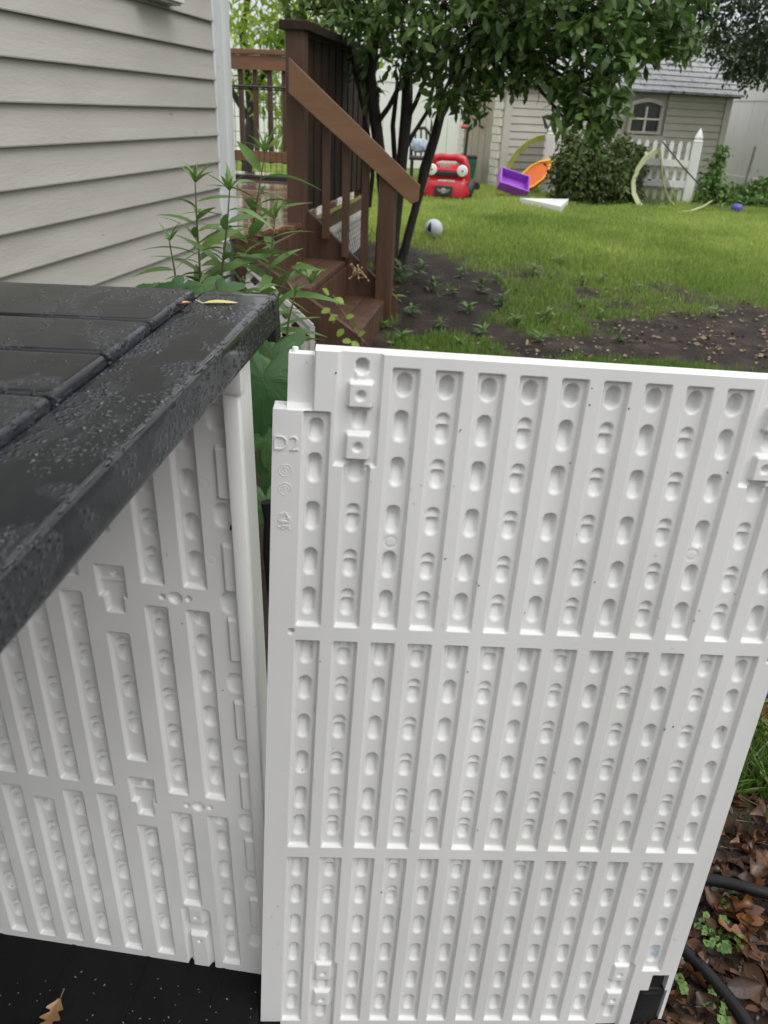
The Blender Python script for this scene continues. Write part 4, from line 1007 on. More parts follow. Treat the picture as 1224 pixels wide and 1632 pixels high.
m = MB(); m.box(qo + qx * .02 + qy * .0 + qz * .008, (.05, .05, .01), (qx, qy, qz)); m.build('tub_boss', PUR, tub)
op = onground(846, 311); boat = thing('toy_boat', 'orange and yellow plastic toy boat leaning behind the purple tub', 'toy', op)
bx_ = A3([.75, .15, .64]); bx_ /= np.linalg.norm(bx_); by = A3([-.25, -.86, .42]); by -= bx_ * (bx_ @ by); by /= np.linalg.norm(by); bz = np.cross(bx_, by); bo = op + UPZ * .24 + A3([.03, -.02, 0])
def hull(sc, off): return [bo + bx_ * (x * sc) + bz * (w * sc) + by * off for x, w in ((-.20, -.08), (-.12, -.11), (.02, -.115), (.14, -.08), (.25, 0), (.14, .08), (.02, .115), (-.12, .11), (-.20, .08))]
m = MB(); m.loft([hull(.70, -.07), hull(.95, -.02), hull(1.02, .02), hull(1.02, .03), hull(.88, .03), hull(.72, -.02)]); m.build('hull', ORG, boat, fix=True, smooth=True, angle=40)
m = MB(); m.loft([hull(1.06, .012), hull(1.08, -.02), hull(.8, -.085)], cap=True); m.build('hull_skin', ORD, boat, fix=True)
# white board lying on the grass
wp = [onground(x, y) + UPZ * .075 for x, y in ((827, 328), (905, 330), (893, 340), (868, 336))]
m = MB(); m.prism([p for p in wp], -UPZ * .07); o = m.build('white_board', WHT, fix=True, bevel=.003, loc=wp[0]); props(o, 'flat white plastic board lying on the lawn', 'board')
# pop-up goals: sprung yellow-green hoop with dark net
HOOP = mat('yellow_green_fabric', (.26, .28, .05), .6, (.36, .37, .10), 9); HOOPP = mat('pale_green_fabric', (.45, .48, .26), .6, (.55, .57, .36), 9)
def net_material():
    m = bpy.data.materials.new('dark_net'); m.use_nodes = True; t = m.node_tree; b = t.nodes['Principled BSDF']; b.inputs['Base Color'].default_value = (.012, .012, .014, 1); b.inputs['Roughness'].default_value = .8
    tr = t.nodes.new('ShaderNodeBsdfTransparent'); ms = t.nodes.new('ShaderNodeMixShader'); ms.inputs[0].default_value = .52
    t.links.new(tr.outputs[0], ms.inputs[1]); t.links.new(b.outputs[0], ms.inputs[2]); t.links.new(ms.outputs[0], t.nodes['Material Output'].inputs[0]); return m
NET = net_material()
def ribbon(mb, pts, w, ax, th=.012):
    ax = A3(ax, float)
    mb.loft([[p - ax * w / 2, p + ax * w / 2, p + ax * w / 2 + UPZ * th + A3([.004, 0, 0]), p - ax * w / 2 + UPZ * th + A3([.004, 0, 0])] for p in pts])
def goal(label, pix, Y, mt, wid, ax, apex, netpts=None):
    P = [at(x, y, Y) for x, y in pix]; base = P[0].copy(); base[2] = LZ
    g = thing('popup_goal', label, 'goal', base)
    cc = A3(ax, float); m = MB(); rings = []
    for p in P:
        rd = p - cc; rd[1] = 0; rd /= np.linalg.norm(rd); bk = A3([0, .03, 0])
        rings.append([p - rd * wid / 2, p + rd * wid / 2 - bk * .6, p + rd * wid / 2 + bk, p - rd * wid / 2 + bk])
    m.loft(rings); m.build('hoop_band', mt, g, fix=True, smooth=True, angle=40)
    ap = A3(apex); m = MB(); Q = [p for p in P] if netpts is None else [at(x, y, Y) for x, y in netpts]
    m.add(Q + [ap], [(i, i + 1, len(Q)) for i in range(len(Q) - 1)]); m.build('net', NET, g)
    return g
goal('yellow-green hooped pop-up goal with dark net leaning on the shed side of the picket post', [(797, 309), (803, 285), (812, 262), (825, 243), (842, 228), (858, 221), (869, 219)], 10.3, HOOP, .060, at(868, 300, 10.3), at(858, 300, 10.9))
goal('pale green hooped pop-up goal with dark net in front of the picket fence', [(1047, 240), (1030, 252), (1016, 270), (1009, 290), (1010, 308), (1018, 325), (1033, 337)], 9.5, HOOPP, .052, at(1068, 288, 9.5), at(1075, 315, 9.9), [(1047, 240), (1030, 252), (1016, 270), (1009, 290), (1010, 308), (1018, 325), (1033, 337), (1062, 338)])
m = MB(); m.tube([at(1052, 236, 9.6), at(1054, 262, 9.6), at(1057, 292, 9.6), at(1066, 318, 9.6), at(1080, 334, 9.6)], .009, 6); o = m.build('goal_hoop', HOOP, loc=at(1080, 336, 9.6)); props(o, 'thin yellow-green sprung hoop end in front of the white pickets', 'hoop')
m = MB(); ribbon(m, [onground(x, y) + UPZ * z for x, y, z in ((1078, 343, .01), (1098, 341, .02), (1118, 336, .04), (1142, 326, .09))], .05, (.1, 1, 0)); o = m.build('goal_strap', HOOPP, fix=True, loc=onground(1100, 342)); props(o, 'pale green fabric strap curling over the lawn edge near the pop-up goal', 'strap')
m = MB(); m.tube([at(1056, 226, 9.9), at(1090, 268, 9.8), at(1116, 296, 9.8)], .008, 6); o = m.build('goal_pole', DK, loc=at(1116, 296, 9.8)); props(o, 'thin dark pole slanting down across the white pickets', 'pole')
# purple-blue ball at the fence foot, dark stake, timber edging
bm = bmesh.new(); bmesh.ops.create_icosphere(bm, subdivisions=3, radius=.062)
for v in bm.verts:
    if v.co.z > .03: v.co.z = .03 + (v.co.z - .03) * .5
me = bpy.data.meshes.new('bowl'); bm.to_mesh(me); bm.free()
for p in me.polygons: p.use_smooth = True
q = onground(1173, 339); o = link('play_ball', me, mat('violet_plastic', (.07, .055, .26), .4, (.10, .08, .32), 5), loc=q + UPZ * .055); props(o, 'violet-blue ball half hidden in plants at the right fence', 'ball')
m = MB(); m.tube([at(1184, 305, 10.6), at(1204, 234, 10.8)], .016, 8); o = m.build('garden_stake', mat('weathered_stake', (.06, .055, .05), .7, (.10, .09, .08), 20), loc=at(1184, 312, 10.6)); props(o, 'dark garden stake standing in front of the right white fence', 'stake')
m = MB(); m.bar(at(1178, 312, 10.3), at(1205, 326, 10.0), .05, .06); m.bar(at(1202, 320, 10.0), at(1203, 334, 10.0), .05, .05, (0, 1, 0)); o = m.build('timber_offcut', mat('old_timber', (.06, .04, .03), .8, (.10, .07, .05), 12, bump=.003), loc=at(1190, 322, 10.2), fix=True); props(o, 'weathered brown timber piece among plants at the right fence', 'timber')
# spade with a D-grip
g = thing('spade', 'dark spade with D-shaped grip leaning behind the left picket post', 'spade', at(872, 290, 10.9))
m = MB(); m.tube([at(866, 186, 10.9), at(882, 186, 10.9), at(876, 204, 10.9), at(871, 204, 10.9)], .022, 8, closed=True); m.build('grip', DK, g, smooth=True)
m = MB(); m.tube([at(874, 204, 10.9), at(880, 285, 10.9)], .018, 8); m.build('shaft', mat('ash_wood', (.25, .17, .09), .6), g)
# kick scooter by the shed
g = thing('kick_scooter', 'black kick scooter with red handlebar grips standing behind the toy car', 'scooter', at(738, 295, 10.6))
m = MB(); m.tube([at(737, 285, 10.6), at(746, 204, 10.6)], [.02, .016], 8); m.build('steering_column', DK, g)
m = MB(); m.tube([at(740, 203, 10.6), at(753, 205, 10.6)], .016, 8); m.build('handlebar', DK, g)
m = MB(); m.tube([at(735, 202, 10.6), at(744, 203, 10.6)], .02, 8); m.build('grip', RED, g)
m = MB(); m.bar(at(736, 293, 10.6), at(758, 293, 10.9), .10, .03); m.build('deck_plate', DK, g, bevel=.008)
for x in (736, 758):
    m = MB(); m.lathe(at(x, 297, 10.6) - A3([0, .0, 0]), [(.05, 0), (.05, .03)], 14, (R0, UPZ, A3([0, -1., 0]))); m.build('wheel', DK, g)
# green bin by the door
q = onground(745, 303) + A3([.02, .75, 0]); m = MB(); m.loft([[q + A3([x * w, y * w, z]) for x, y in ((-1, -1), (1, -1), (1, 1), (-1, 1))] for z, w in ((0, .09), (.30, .12), (.34, .12), (.34, .11), (.06, .08))])
o = m.build('garden_bin', mat('green_plastic', (.01, .10, .06), .4, (.015, .13, .08), 5), fix=True, loc=q); props(o, 'dark green plastic bin between the toy car and the shed door', 'bin')
m = MB(); m.box(q + UPZ * .36, (.25, .25, .04)); m.build('bin_lid', DK, o, bevel=.01)
# folded garden chair with a pale cushion and golf-bag-like cart far behind the trunk
g = thing('garden_chair', 'dark garden chair holding a pale blue cushion behind the tree trunks', 'chair', at(668, 268, 11.8))
Yc = 11.6
m = MB(); m.tube([at(655, 250, Yc), at(656, 215, Yc), at(664, 204, Yc), at(677, 204, Yc), at(686, 215, Yc), at(687, 250, Yc)], .022, 8); m.build('back_frame', DK, g, smooth=True)
for x in (662, 671, 680):
    m = MB(); m.tube([at(x, 205, Yc), at(x, 248, Yc)], .012, 6); m.build('back_bar', DK, g)
m = MB(); m.box(at(671, 252, Yc - .2), (.32, .36, .04)); m.build('seat', DK, g, bevel=.01)
for (x, y, yy) in ((656, 292, Yc - .38), (686, 292, Yc - .38), (658, 288, Yc), (686, 288, Yc)):
    t_ = at(x, 250, yy); b_ = t_.copy(); b_[2] = LZ; m = MB(); m.tube([t_, b_], .014, 6); m.build('leg', DK, g)
bm = bmesh.new(); bmesh.ops.create_icosphere(bm, subdivisions=3, radius=1)
for v in bm.verts: v.co = Vector((math.copysign(abs(v.co.x) ** .6, v.co.x) * .12, v.co.y * .06, math.copysign(abs(v.co.z) ** .6, v.co.z) * .085)) * (1 + .12 * math.sin(7 * v.co.x + 3) * math.sin(6 * v.co.z))
me = bpy.data.meshes.new('cushion'); bm.to_mesh(me); bm.free()
for p in me.polygons: p.use_smooth = True
o = link('cushion', me, mat('pale_blue_cloth', (.24, .33, .44), .7, (.55, .62, .70), 22), loc=at(669, 232, Yc - .12)); props(o, 'pale blue patterned cushion on the dark garden chair', 'cushion')

# ------------------------------------------------------------------ black hoses beside the panel
HOSE = mat('black_rubber_hose', (.006, .006, .007), .30, (.010, .010, .011), 20, bump=.0004, bscale=200, rough2=.45, spec=.18)
def hose(label, pix, z, r):
    P = [atz(x, y, z + dz) for x, y, dz in pix]
    X = A3(P); tt = np.linspace(0, len(P) - 1, len(P) * 8); C = []
    for u in tt:
        i = int(min(max(math.floor(u), 0), len(P) - 2)); f = u - i; p0, p1, p2, p3 = X[max(i - 1, 0)], X[i], X[i + 1], X[min(i + 2, len(P) - 1)]
        C.append(.5 * ((2 * p1) + (-p0 + p2) * f + (2 * p0 - 5 * p1 + 4 * p2 - p3) * f * f + (-p0 + 3 * p1 - 3 * p2 + p3) * f ** 3))
    m = MB(); m.tube(C, r, 14); o = m.build('garden_hose', HOSE, smooth=True, loc=P[0]); props(o, label, 'hose'); return o
hose('straight black hose crossing the leaf litter, the upper of two', [(1000, 1380, 0), (1100, 1398, .0), (1150, 1405, .005), (1224, 1424, .008), (1400, 1470, 0)], .0, .0105)
hose('black hose bending down through weeds at the foot of the panel, the lower of two', [(1000, 1440, 0), (1085, 1512, 0), (1120, 1545, .0), (1155, 1585, .0), (1195, 1640, .0), (1230, 1720, 0)], -.012, .0115)
m = MB(); P = [atz(x, y, .03) for x, y in ((1190, 1112), (1225, 1104), (1290, 1100))]; m.tube(P, .011, 12); o = m.build('blue_hose', mat('blue_plastic', (.01, .03, .30), .3, (.015, .04, .38), 9), smooth=True, loc=P[0]); props(o, 'bit of bright blue pipe peeking past the right edge of the panel', 'pipe')
m = MB(); P = [at(x, y, 1.05) for x, y in ((425, 800), (430, 830), (428, 880), (436, 960))]; m.tube(P, .009, 10); o = m.build('garden_hose', HOSE, smooth=True, loc=A3([P[-1][0], P[-1][1], GZ])); props(o, 'black hose glimpsed in the gap between box post and panel', 'hose')

# ------------------------------------------------------------------ trees and shrubs
BARK = mat('wet_dark_bark', (.018, .014, .011), .7, (.040, .032, .026), 14, bump=.008, bscale=30, stretch=(2, 2, .6))
LEAF_T = mat('tree_leaves', (.040, .095, .026), .36, (.15, .245, .06), attr=True, trans=.40, spec=.45)
LEAF_L = mat('bright_tree_leaves', (.20, .34, .045), .42, (.46, .58, .10), attr=True, trans=.5, spec=.35)
LEAF_R = mat('grey_green_tree_leaves', (.020, .040, .016), .45, (.060, .100, .040), attr=True, trans=.25)
LEAF_B = mat('bush_leaves', (.040, .070, .020), .6, (.14, .185, .065), attr=True, trans=.25, spec=.2)
LEAF_W = mat('weed_leaves', (.070, .150, .034), .42, (.16, .26, .070), attr=True, trans=.32, spec=.35)
LEAF_V = mat('lime_vine_leaves', (.16, .28, .03), .42, (.26, .38, .06), attr=True, trans=.35)
def blob_twigs(c, r, nt, rng, flat=1.0):
    d = rng.normal(size=(nt, 3)); d /= np.linalg.norm(d, axis=1)[:, None]
    q = c + d * A3([r, r, r * flat]) * (rng.random(nt) ** .45)[:, None]
    return q, d
def cluster_leaves(Q, Dn, per, L, W, prof, rng, n=3, up=.35, spread=.055, droop=.25):
    m = len(Q); P = np.repeat(Q, per, 0); D0 = np.repeat(Dn, per, 0)
    D = rng.normal(size=(m * per, 3)) + D0 * .6; D[:, 2] -= .25; D /= np.linalg.norm(D, axis=1)[:, None]
    P = P + rng.normal(size=P.shape) * spread * .5
    N = rng.normal(size=P.shape) * .55; N[:, 2] += 1
    ln = L * rng.uniform(.65, 1.15, m * per)
    return leaf_batch(P, D, N, ln, ln * W, prof, n, rng.uniform(.05, .3, m * per), rng.uniform(0, droop * 2, m * per), var=np.clip(np.repeat(rng.random(m), per) * .5 + rng.random(m * per) * .5, 0, 1))
rg = np.random.default_rng(3)
base = onground(632, 428); base[2] -= .03
tree = thing('garden_tree', 'dark multi-stemmed garden tree with broad drooping leaves above the lawn', 'tree', base)
TY = 5.95
def stem_path(pix, Y, w):
    return [at(x, y, Y + dy) for x, y, dy in pix], [q * .72 * Y / F_PX / 2 for q in w]
stems = [([(606, 440, 0), (608, 380, 0), (612, 320, .02), (606, 250, .05), (598, 190, .05), (590, 120, .0), (600, 40, -.1)], [26, 24, 23, 23, 24, 22, 16]),
         ([(622, 440, 0), (628, 380, 0), (636, 310, 0), (642, 240, 0), (648, 180, 0), (650, 120, -.05), (662, 50, -.2)], [24, 22, 20, 22, 24, 20, 14]),
         ([(634, 440, .02), (648, 385, .02), (664, 325, .0), (680, 265, 0), (694, 215, -.02), (704, 175, -.05), (700, 130, -.1), (690, 60, -.3)], [22, 18, 17, 18, 19, 18, 16, 12]),
         ([(664, 325, .02), (672, 270, .1), (690, 215, .1), (715, 165, .0), (738, 130, -.2), (760, 80, -.4)], [10, 10, 10, 10, 9, 8]),
         ([(640, 250, 0), (658, 215, .02), (680, 180, .05), (690, 140, .0), (694, 90, 0)], [9, 8, 8, 7, 6]),
         ([(598, 200, .04), (620, 170, .0), (640, 130, -.1), (672, 90, -.2)], [12, 10, 9, 8]),
         ([(618, 440, .1), (622, 350, .15), (630, 270, .15), (626, 200, .1), (634, 130, .0)], [13, 12, 11, 10, 8]),
         ([(644, 200, 0), (662, 165, -.05), (676, 130, -.1), (668, 90, -.2)], [10, 9, 8, 6]),
         ([(704, 180, -.05), (722, 150, -.1), (735, 118, -.2)], [8, 7, 5]),
         ([(588, 330, .1), (594, 280, .1), (590, 230, .1), (580, 180, .1), (568, 120, 0)], [10, 9, 9, 8, 7])]
for pix, w in stems:
    P, R = stem_path(pix, TY, w); m = MB(); m.tube(P, R, 10); m.build('trunk_stem', BARK, tree, smooth=True)
tops = [at(600, 40, TY - .1), at(662, 50, TY - .2), at(690, 60, TY - .3), at(760, 80, TY - .4), at(568, 120, TY)]
blobs = [(500, 15, 6.0, .22), (545, 65, 6.1, .22), (575, 100, 6.1, .15), (560, 20, 5.8, .24), (610, 15, 5.6, .26), (618, 75, 5.9, .18), (660, 40, 5.4, .26), (700, 85, 5.5, .20), (735, 110, 5.4, .13), (720, 150, 5.3, .08), (750, 45, 5.2, .28), (775, 105, 5.2, .10),
         (805, 70, 5.1, .17), (840, 40, 5.0, .26), (845, 100, 5.0, .10), (895, 85, 4.9, .22), (890, 135, 4.9, .10), (930, 130, 4.8, .16), (950, 80, 4.8, .24), (960, 165, 4.75, .10), (925, 172, 4.75, .08), (975, 120, 4.9, .12), (1000, 35, 4.9, .24), (1045, 30, 5.1, .20), (1095, 10, 5.3, .18), (1030, 78, 5.1, .08), (1080, 50, 5.3, .10),
         (700, 162, 5.2, .06), (742, 168, 5.2, .06), (765, 150, 5.2, .06), (795, 130, 5.1, .06), (825, 128, 5.1, .06), (905, 195, 4.8, .05), (945, 198, 4.75, .06), (970, 188, 4.8, .05), (1010, 95, 5.0, .06), (1055, 85, 5.2, .05), (1105, 65, 5.3, .06), (665, 105, 5.5, .07), (640, 110, 5.8, .07), (590, 135, 6.0, .08),
         (480, -60, 6.0, .30), (560, -70, 5.8, .36), (650, -70, 5.6, .38), (740, -60, 5.3, .38), (830, -60, 5.1, .38), (920, -30, 4.9, .38), (1000, -50, 5.0, .36), (1080, -60, 5.2, .3), (700, 10, 5.1, .24), (790, 10, 5.0, .24), (880, 15, 4.8, .26), (955, 15, 4.8, .24), (640, -170, 5.8, .45), (780, -180, 5.4, .45), (910, -160, 5.1, .4)]
limbs = MB(); lb = []
for (x, y, Y, r) in blobs:
    c = at(x, y, Y); Q, D = blob_twigs(c, r, int(22 * (r / .3) ** 2) + 5, rg, .85)
    tp = min(tops, key=lambda t: np.linalg.norm(t - c)); mid = (tp + c) / 2 + A3([0, 0, .08]); limbs.tube([tp, mid, c], [.018, .013, .008], 6)
    for q in Q[::2]: limbs.tube([c, (c + q) / 2 + A3([0, 0, .02]), q], [.006, .004, .0025], 4, cap=False)
    lb.append(cluster_leaves(Q, D, 9, .082, .44, 'obov', rg, 3, droop=.22, spread=.06))
o = limbs.build('branches', BARK, tree, smooth=True); o['kind'] = 'stuff'
V, Q, A = merge(lb); mesh_np('crown', V, Q, mat=LEAF_T, parent=tree, attr=A)
# bright tree beyond the deck
rg = np.random.default_rng(5); b0 = A3([-1.9, 10.6, LZ])
t2 = thing('bright_tree', 'bright yellow-green tree behind the deck railing', 'tree', b0)
m = MB(); m.tube([b0, b0 + [.1, 0, .8], b0 + [.0, .1, 1.6], b0 + [.25, 0, 2.6]], [.07, .06, .045, .02], 9); m.tube([b0 + [.06, 0, .9], b0 + [.5, -.1, 1.5], b0 + [.8, -.1, 2.2]], [.04, .03, .015], 7); m.tube([b0 + [.05, 0, .7], b0 + [-.4, -.1, 1.4], b0 + [-.7, 0, 2.2]], [.04, .03, .015], 7); m.build('trunk', BARK, t2, smooth=True)
lb = []
for (x, y, Y, r) in ((385, 25, 10.4, .5), (430, 40, 10.5, .5), (400, 60, 10.3, .35), (455, 10, 10.5, .5), (500, 10, 10.2, .5), (540, 40, 10.4, .4), (385, 110, 10.6, .22), (440, 120, 10.5, .35), (420, 160, 10.6, .22), (455, 170, 10.5, .3), (452, 210, 10.5, .22), (390, -60, 10.5, .7), (480, -70, 10.5, .7), (560, -10, 10.2, .5), (600, 40, 10.3, .4), (395, 130, 10.6, .15)):
    Qp, D = blob_twigs(at(x, y, Y), r, int(34 * (r / .5) ** 2) + 7, rg, .8); lb.append(cluster_leaves(Qp, D, 5, .15, .34, 'lance', rg, 2, droop=.3, spread=.1))
V, Q, A = merge(lb); mesh_np('crown', V, Q, mat=LEAF_L, parent=t2, attr=A)
# dark overhanging tree at the upper right
rg = np.random.default_rng(6); b0 = A3([7.6, 12.2, LZ])
t3 = thing('overhanging_tree', 'dark fine-leaved tree overhanging the shed roof from the upper right', 'tree', b0)
m = MB(); m.tube([b0, b0 + [-.1, 0, 1.2], b0 + [-.5, 0, 2.4], b0 + [-1.2, 0, 3.1]], [.16, .13, .10, .05], 10); m.tube([b0 + [-.4, 0, 2.2], b0 + [-1.6, -.4, 2.5], b0 + [-2.6, -.7, 2.4], b0 + [-3.3, -.9, 2.3]], [.07, .05, .03, .012], 7); m.build('trunk', BARK, t3, smooth=True)
lb = []
for (x, y, Y, r) in ((1100, 20, 11.2, .35), (1140, 5, 11.2, .45), (1160, 70, 11.2, .36), (1200, 95, 11.3, .38), (1205, 40, 11.4, .42), (1240, 70, 11.4, .6), (1130, 55, 11.1, .22), (1185, 120, 11.2, .16), (1100, 60, 11.1, .2), (1215, 120, 11.1, .2), (1170, -50, 11.3, .7), (1280, -20, 11.5, .9), (1080, -40, 11.3, .5), (1080, 90, 11.0, .10), (1320, 90, 11.6, .7), (1165, 110, 11.1, .16)):
    Qp, D = blob_twigs(at(x, y, Y), r, int(130 * (r / .5) ** 2) + 12, rg, .7); lb.append(cluster_leaves(Qp, D, 6, .075, .5, 'oval', rg, 2, droop=.2, spread=.09))
V, Q, A = merge(lb); mesh_np('crown', V, Q, mat=LEAF_R, parent=t3, attr=A)
# rounded bush in front of the pickets
rg = np.random.default_rng(8); b0 = at(930, 322, 9.75); b0[2] = LZ
bush = thing('bush', 'rounded grey-green leafy bush in front of the picket fence', 'bush', b0)
m = MB()
for k in range(9):
    e = b0 + A3([rg.uniform(-.4, .4), rg.uniform(-.2, .2), rg.uniform(.4, .7)]); m.tube([b0 + A3([rg.uniform(-.1, .1), 0, 0]), (b0 + e) / 2 + A3([0, 0, .05]), e], [.012, .008, .004], 5)
m.build('stems', BARK, bush); lb = []
for (x, y, Y, r) in ((908, 248, 9.7, .18), (935, 240, 9.7, .20), (970, 245, 9.7, .20), (895, 278, 9.65, .16), (925, 270, 9.55, .26), (965, 275, 9.55, .26), (1000, 270, 9.7, .20), (895, 305, 9.65, .16), (935, 305, 9.5, .22), (975, 308, 9.55, .2), (1005, 305, 9.7, .16), (1015, 245, 9.8, .10), (950, 212, 9.8, .08), (905, 220, 9.75, .06), (995, 228, 9.8, .08)):
    Qp, D = blob_twigs(at(x, y, Y), r, int(120 * (r / .22) ** 2) + 14, rg, .9); lb.append(cluster_leaves(Qp, D, 5, .068, .52, 'oval', rg, 2, spread=.05))
V, Q, A = merge(lb); mesh_np('foliage', V, Q, mat=LEAF_B, parent=bush, attr=A)
# plants at the foot of the right fence
rg = np.random.default_rng(9)
for (lab, spots, b) in (('leafy green plant climbing a stick beside the right end of the picket fence', ((1150, 245, 10.2, .07), (1143, 262, 10.2, .09), (1135, 282, 10.15, .12), (1130, 300, 10.1, .15), (1118, 320, 10.0, .10)), (1128, 326)),
                       ('low leafy ground plant under the right white fence', ((1160, 315, 10.0, .16), (1185, 310, 10.2, .14), (1215, 305, 10.2, .2), (1200, 328, 9.9, .12), (1150, 332, 9.8, .09), (1225, 325, 10.0, .16)), (1190, 334))):
    b0 = onground(*b); p = thing('fence_plant', lab, 'plant', b0); lb = []; m = MB()
    for (x, y, Y, r) in spots:
        c = at(x, y, Y); m.tube([b0, (b0 + c) / 2 + A3([0, 0, .04]), c], [.010, .007, .004], 5)
        Qp, D = blob_twigs(c, r, int(60 * (r / .15) ** 2) + 10, rg, .8); lb.append(cluster_leaves(Qp, D, 5, .062, .62, 'oval', rg, 2, spread=.05))
    m.build('stems', BARK, p); V, Q, A = merge(lb); mesh_np('foliage', V, Q, mat=LEAF_W, parent=p, attr=A)

# ------------------------------------------------------------------ grass
rg = np.random.default_rng(12)
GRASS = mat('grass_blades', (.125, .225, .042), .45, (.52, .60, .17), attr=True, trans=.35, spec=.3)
def blades(n, xf, y0, y1, hmin, hmax, w, lean=.45, power=1.0, keepf=None):
    Y = y0 + (y1 - y0) * rg.random(n) ** power; lo, hi = xf(Y); X = lo + (hi - lo) * rg.random(n)
    k = rg.random(n) < (grass_cover(X, Y) if keepf is None else keepf(X, Y)) ** 1.3
    X, Y = X[k], Y[k]; m = len(X); Z = gh(X, Y) - .004; h = rg.uniform(hmin, hmax, m) * (.7 + .6 * fbm(X, Y, 2.2, 31)); t = rg.uniform(0, 2 * np.pi, m); ln = rg.uniform(0, lean, m); ww = w * rg.uniform(.6, 1.3, m)
    B = np.stack([X, Y, Z], -1); S = np.stack([np.cos(t), np.sin(t), 0 * t], -1); t2_ = rg.uniform(0, 2 * np.pi, m); Lv = np.stack([np.cos(t2_), np.sin(t2_), 0 * t], -1)
    V = np.stack([B - S * ww[:, None] / 2, B + S * ww[:, None] / 2, B + Lv * (ln * h * .35)[:, None] + UPZ * (h * .6)[:, None] + S * ww[:, None] * .35, B + Lv * (ln * h)[:, None] + UPZ * (h * (1 - .3 * ln))[:, None]], 1)
    i = np.arange(m) * 4; T = np.concatenate([np.stack([i, i + 1, i + 2], -1), np.stack([i, i + 2, i + 3], -1)])
    v = smooth01((Y - 4.0) / 3.6) * np.clip(.9 * fbm(X, Y, .7, 41) + .45 * fbm(X, Y, 3.2, 43) + .35 * rg.random(m) - .32, 0, 1)  # tree shade put into blade colour: darker and mottled near, brighter far off
    return V.reshape(-1, 3), T, np.repeat(v, 4)
wedge = lambda Y: (np.where(Y > 6.5, -.35, -.25) + 0 * Y, .43 * Y + .35)
def add_tris(parts):
    V = []; T = []; A = []; o = 0
    for v, t, a in parts: V.append(v); T.append(t + o); A.append(a); o += len(v)
    return np.concatenate(V), np.concatenate(T), np.concatenate(A)
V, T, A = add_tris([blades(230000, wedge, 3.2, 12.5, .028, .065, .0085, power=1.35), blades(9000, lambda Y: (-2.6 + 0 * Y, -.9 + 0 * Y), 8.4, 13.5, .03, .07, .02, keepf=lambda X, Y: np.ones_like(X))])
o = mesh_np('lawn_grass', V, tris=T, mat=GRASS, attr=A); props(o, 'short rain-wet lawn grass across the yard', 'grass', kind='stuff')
GRASSN = mat('long_grass_blades', (.040, .095, .014), .4, (.10, .19, .030), attr=True, trans=.3)
rg2 = np.random.default_rng(14); n = 420; px = rg2.uniform(1150, 1300, n); py = rg2.uniform(1165, 1275, n)
P = A3([atz(a, b, GZ) for a, b in zip(px, py)]); D = rg2.normal(size=(n, 3)) * .55; D[:, 2] = 1; N = rg2.normal(size=(n, 3)); N[:, 2] += .2
V, Q, A = leaf_batch(P, D, N, rg2.uniform(.05, .12, n), .0055, 'blade', 4, .15, rg2.uniform(.1, .7, n))
o = mesh_np('long_grass', V, Q, mat=GRASSN, attr=A, loc=atz(1215, 1230, GZ)); props(o, 'tuft of long green grass past the right edge of the panel', 'grass', kind='stuff')

# ------------------------------------------------------------------ weeds and litter on the bare soil
def weed(name, label, cat, b, nl, L, W, prof, mt, rng, h=.0, seg=3, group=None, droop=.35):
    t = rng.uniform(0, 2 * np.pi, nl); el = rng.uniform(.15, .9, nl); P = np.tile(b, (nl, 1)) + np.stack([0 * t, 0 * t, rng.random(nl) * h], -1)
    D = np.stack([np.cos(t) * np.cos(el), np.sin(t) * np.cos(el), np.sin(el)], -1); N = np.tile(UPZ, (nl, 1)) + rng.normal(size=(nl, 3)) * .2
    ln = L * rng.uniform(.6, 1.1, nl); V, Q, A = leaf_batch(P, D, N, ln, ln * W, prof, seg, .15, droop)
    if h > .03:
        m = MB(); m.tube([b, b + UPZ * h], [.003, .002], 5); mv = A3(m.v); 
        Q = np.concatenate([Q, A3([f for f in m.f if len(f) == 4]) + len(V)]); V = np.concatenate([V, mv]); A = np.concatenate([A, np.full(len(mv), .2)])
    o = mesh_np(name, V, Q, mat=mt, loc=b, attr=A); props(o, label, cat, group); return o
rg = np.random.default_rng(15)
def weed_label(x, y, L):
    w = 'at the foot of the newel post' if x < 660 and y < 470 else 'near the bottom step' if x < 680 else 'along the lawn edge' if y < 478 else 'just beyond the panel top' if y > 510 else 'in the middle of the bare soil'
    z = 'bushy' if L > .068 else 'tiny' if L < .051 else 'small'
    side = 'below the shed door' if x < 800 else 'below the bush' if x < 940 else 'below the pale goal'
    return f'{z} green weed {w}, {side}'
for (x, y, nl, L, h) in ((615, 440, 16, .085, .10), (640, 452, 18, .08, .12), (665, 448, 14, .07, .08), (690, 462, 14, .065, .07), (628, 480, 12, .06, .05), (655, 500, 14, .06, .05), (720, 470, 12, .06, .06), (765, 470, 14, .07, .08), (745, 500, 12, .06, .05), (800, 490, 14, .065, .07), (700, 520, 10, .05, .04), (640, 540, 10, .05, .04), (790, 450, 12, .055, .06), (850, 440, 14, .06, .08), (820, 520, 12, .06, .05), (870, 515, 14, .065, .07), (860, 545, 12, .06, .05), (925, 452, 12, .05, .06), (960, 450, 12, .05, .06), (1010, 462, 12, .05, .06), (890, 425, 12, .05, .07), (925, 490, 8, .045, .04), (960, 505, 8, .045, .04), (1140, 505, 10, .05, .05), (985, 545, 12, .05, .05), (730, 550, 8, .045, .03), (612, 520, 10, .05, .05), (770, 535, 12, .055, .05), (675, 425, 12, .06, .07), (735, 440, 12, .055, .06)):
    weed('weed', weed_label(x, y, L), 'weed', onground(x, y), int(nl * 1.4), L * 1.25, .32, 'lance', LEAF_W, rg, h, group='weeds on the bare soil')
LIT = mat('yellow_leaf_litter', (.27, .20, .08), .5, (.09, .05, .025), attr=True)
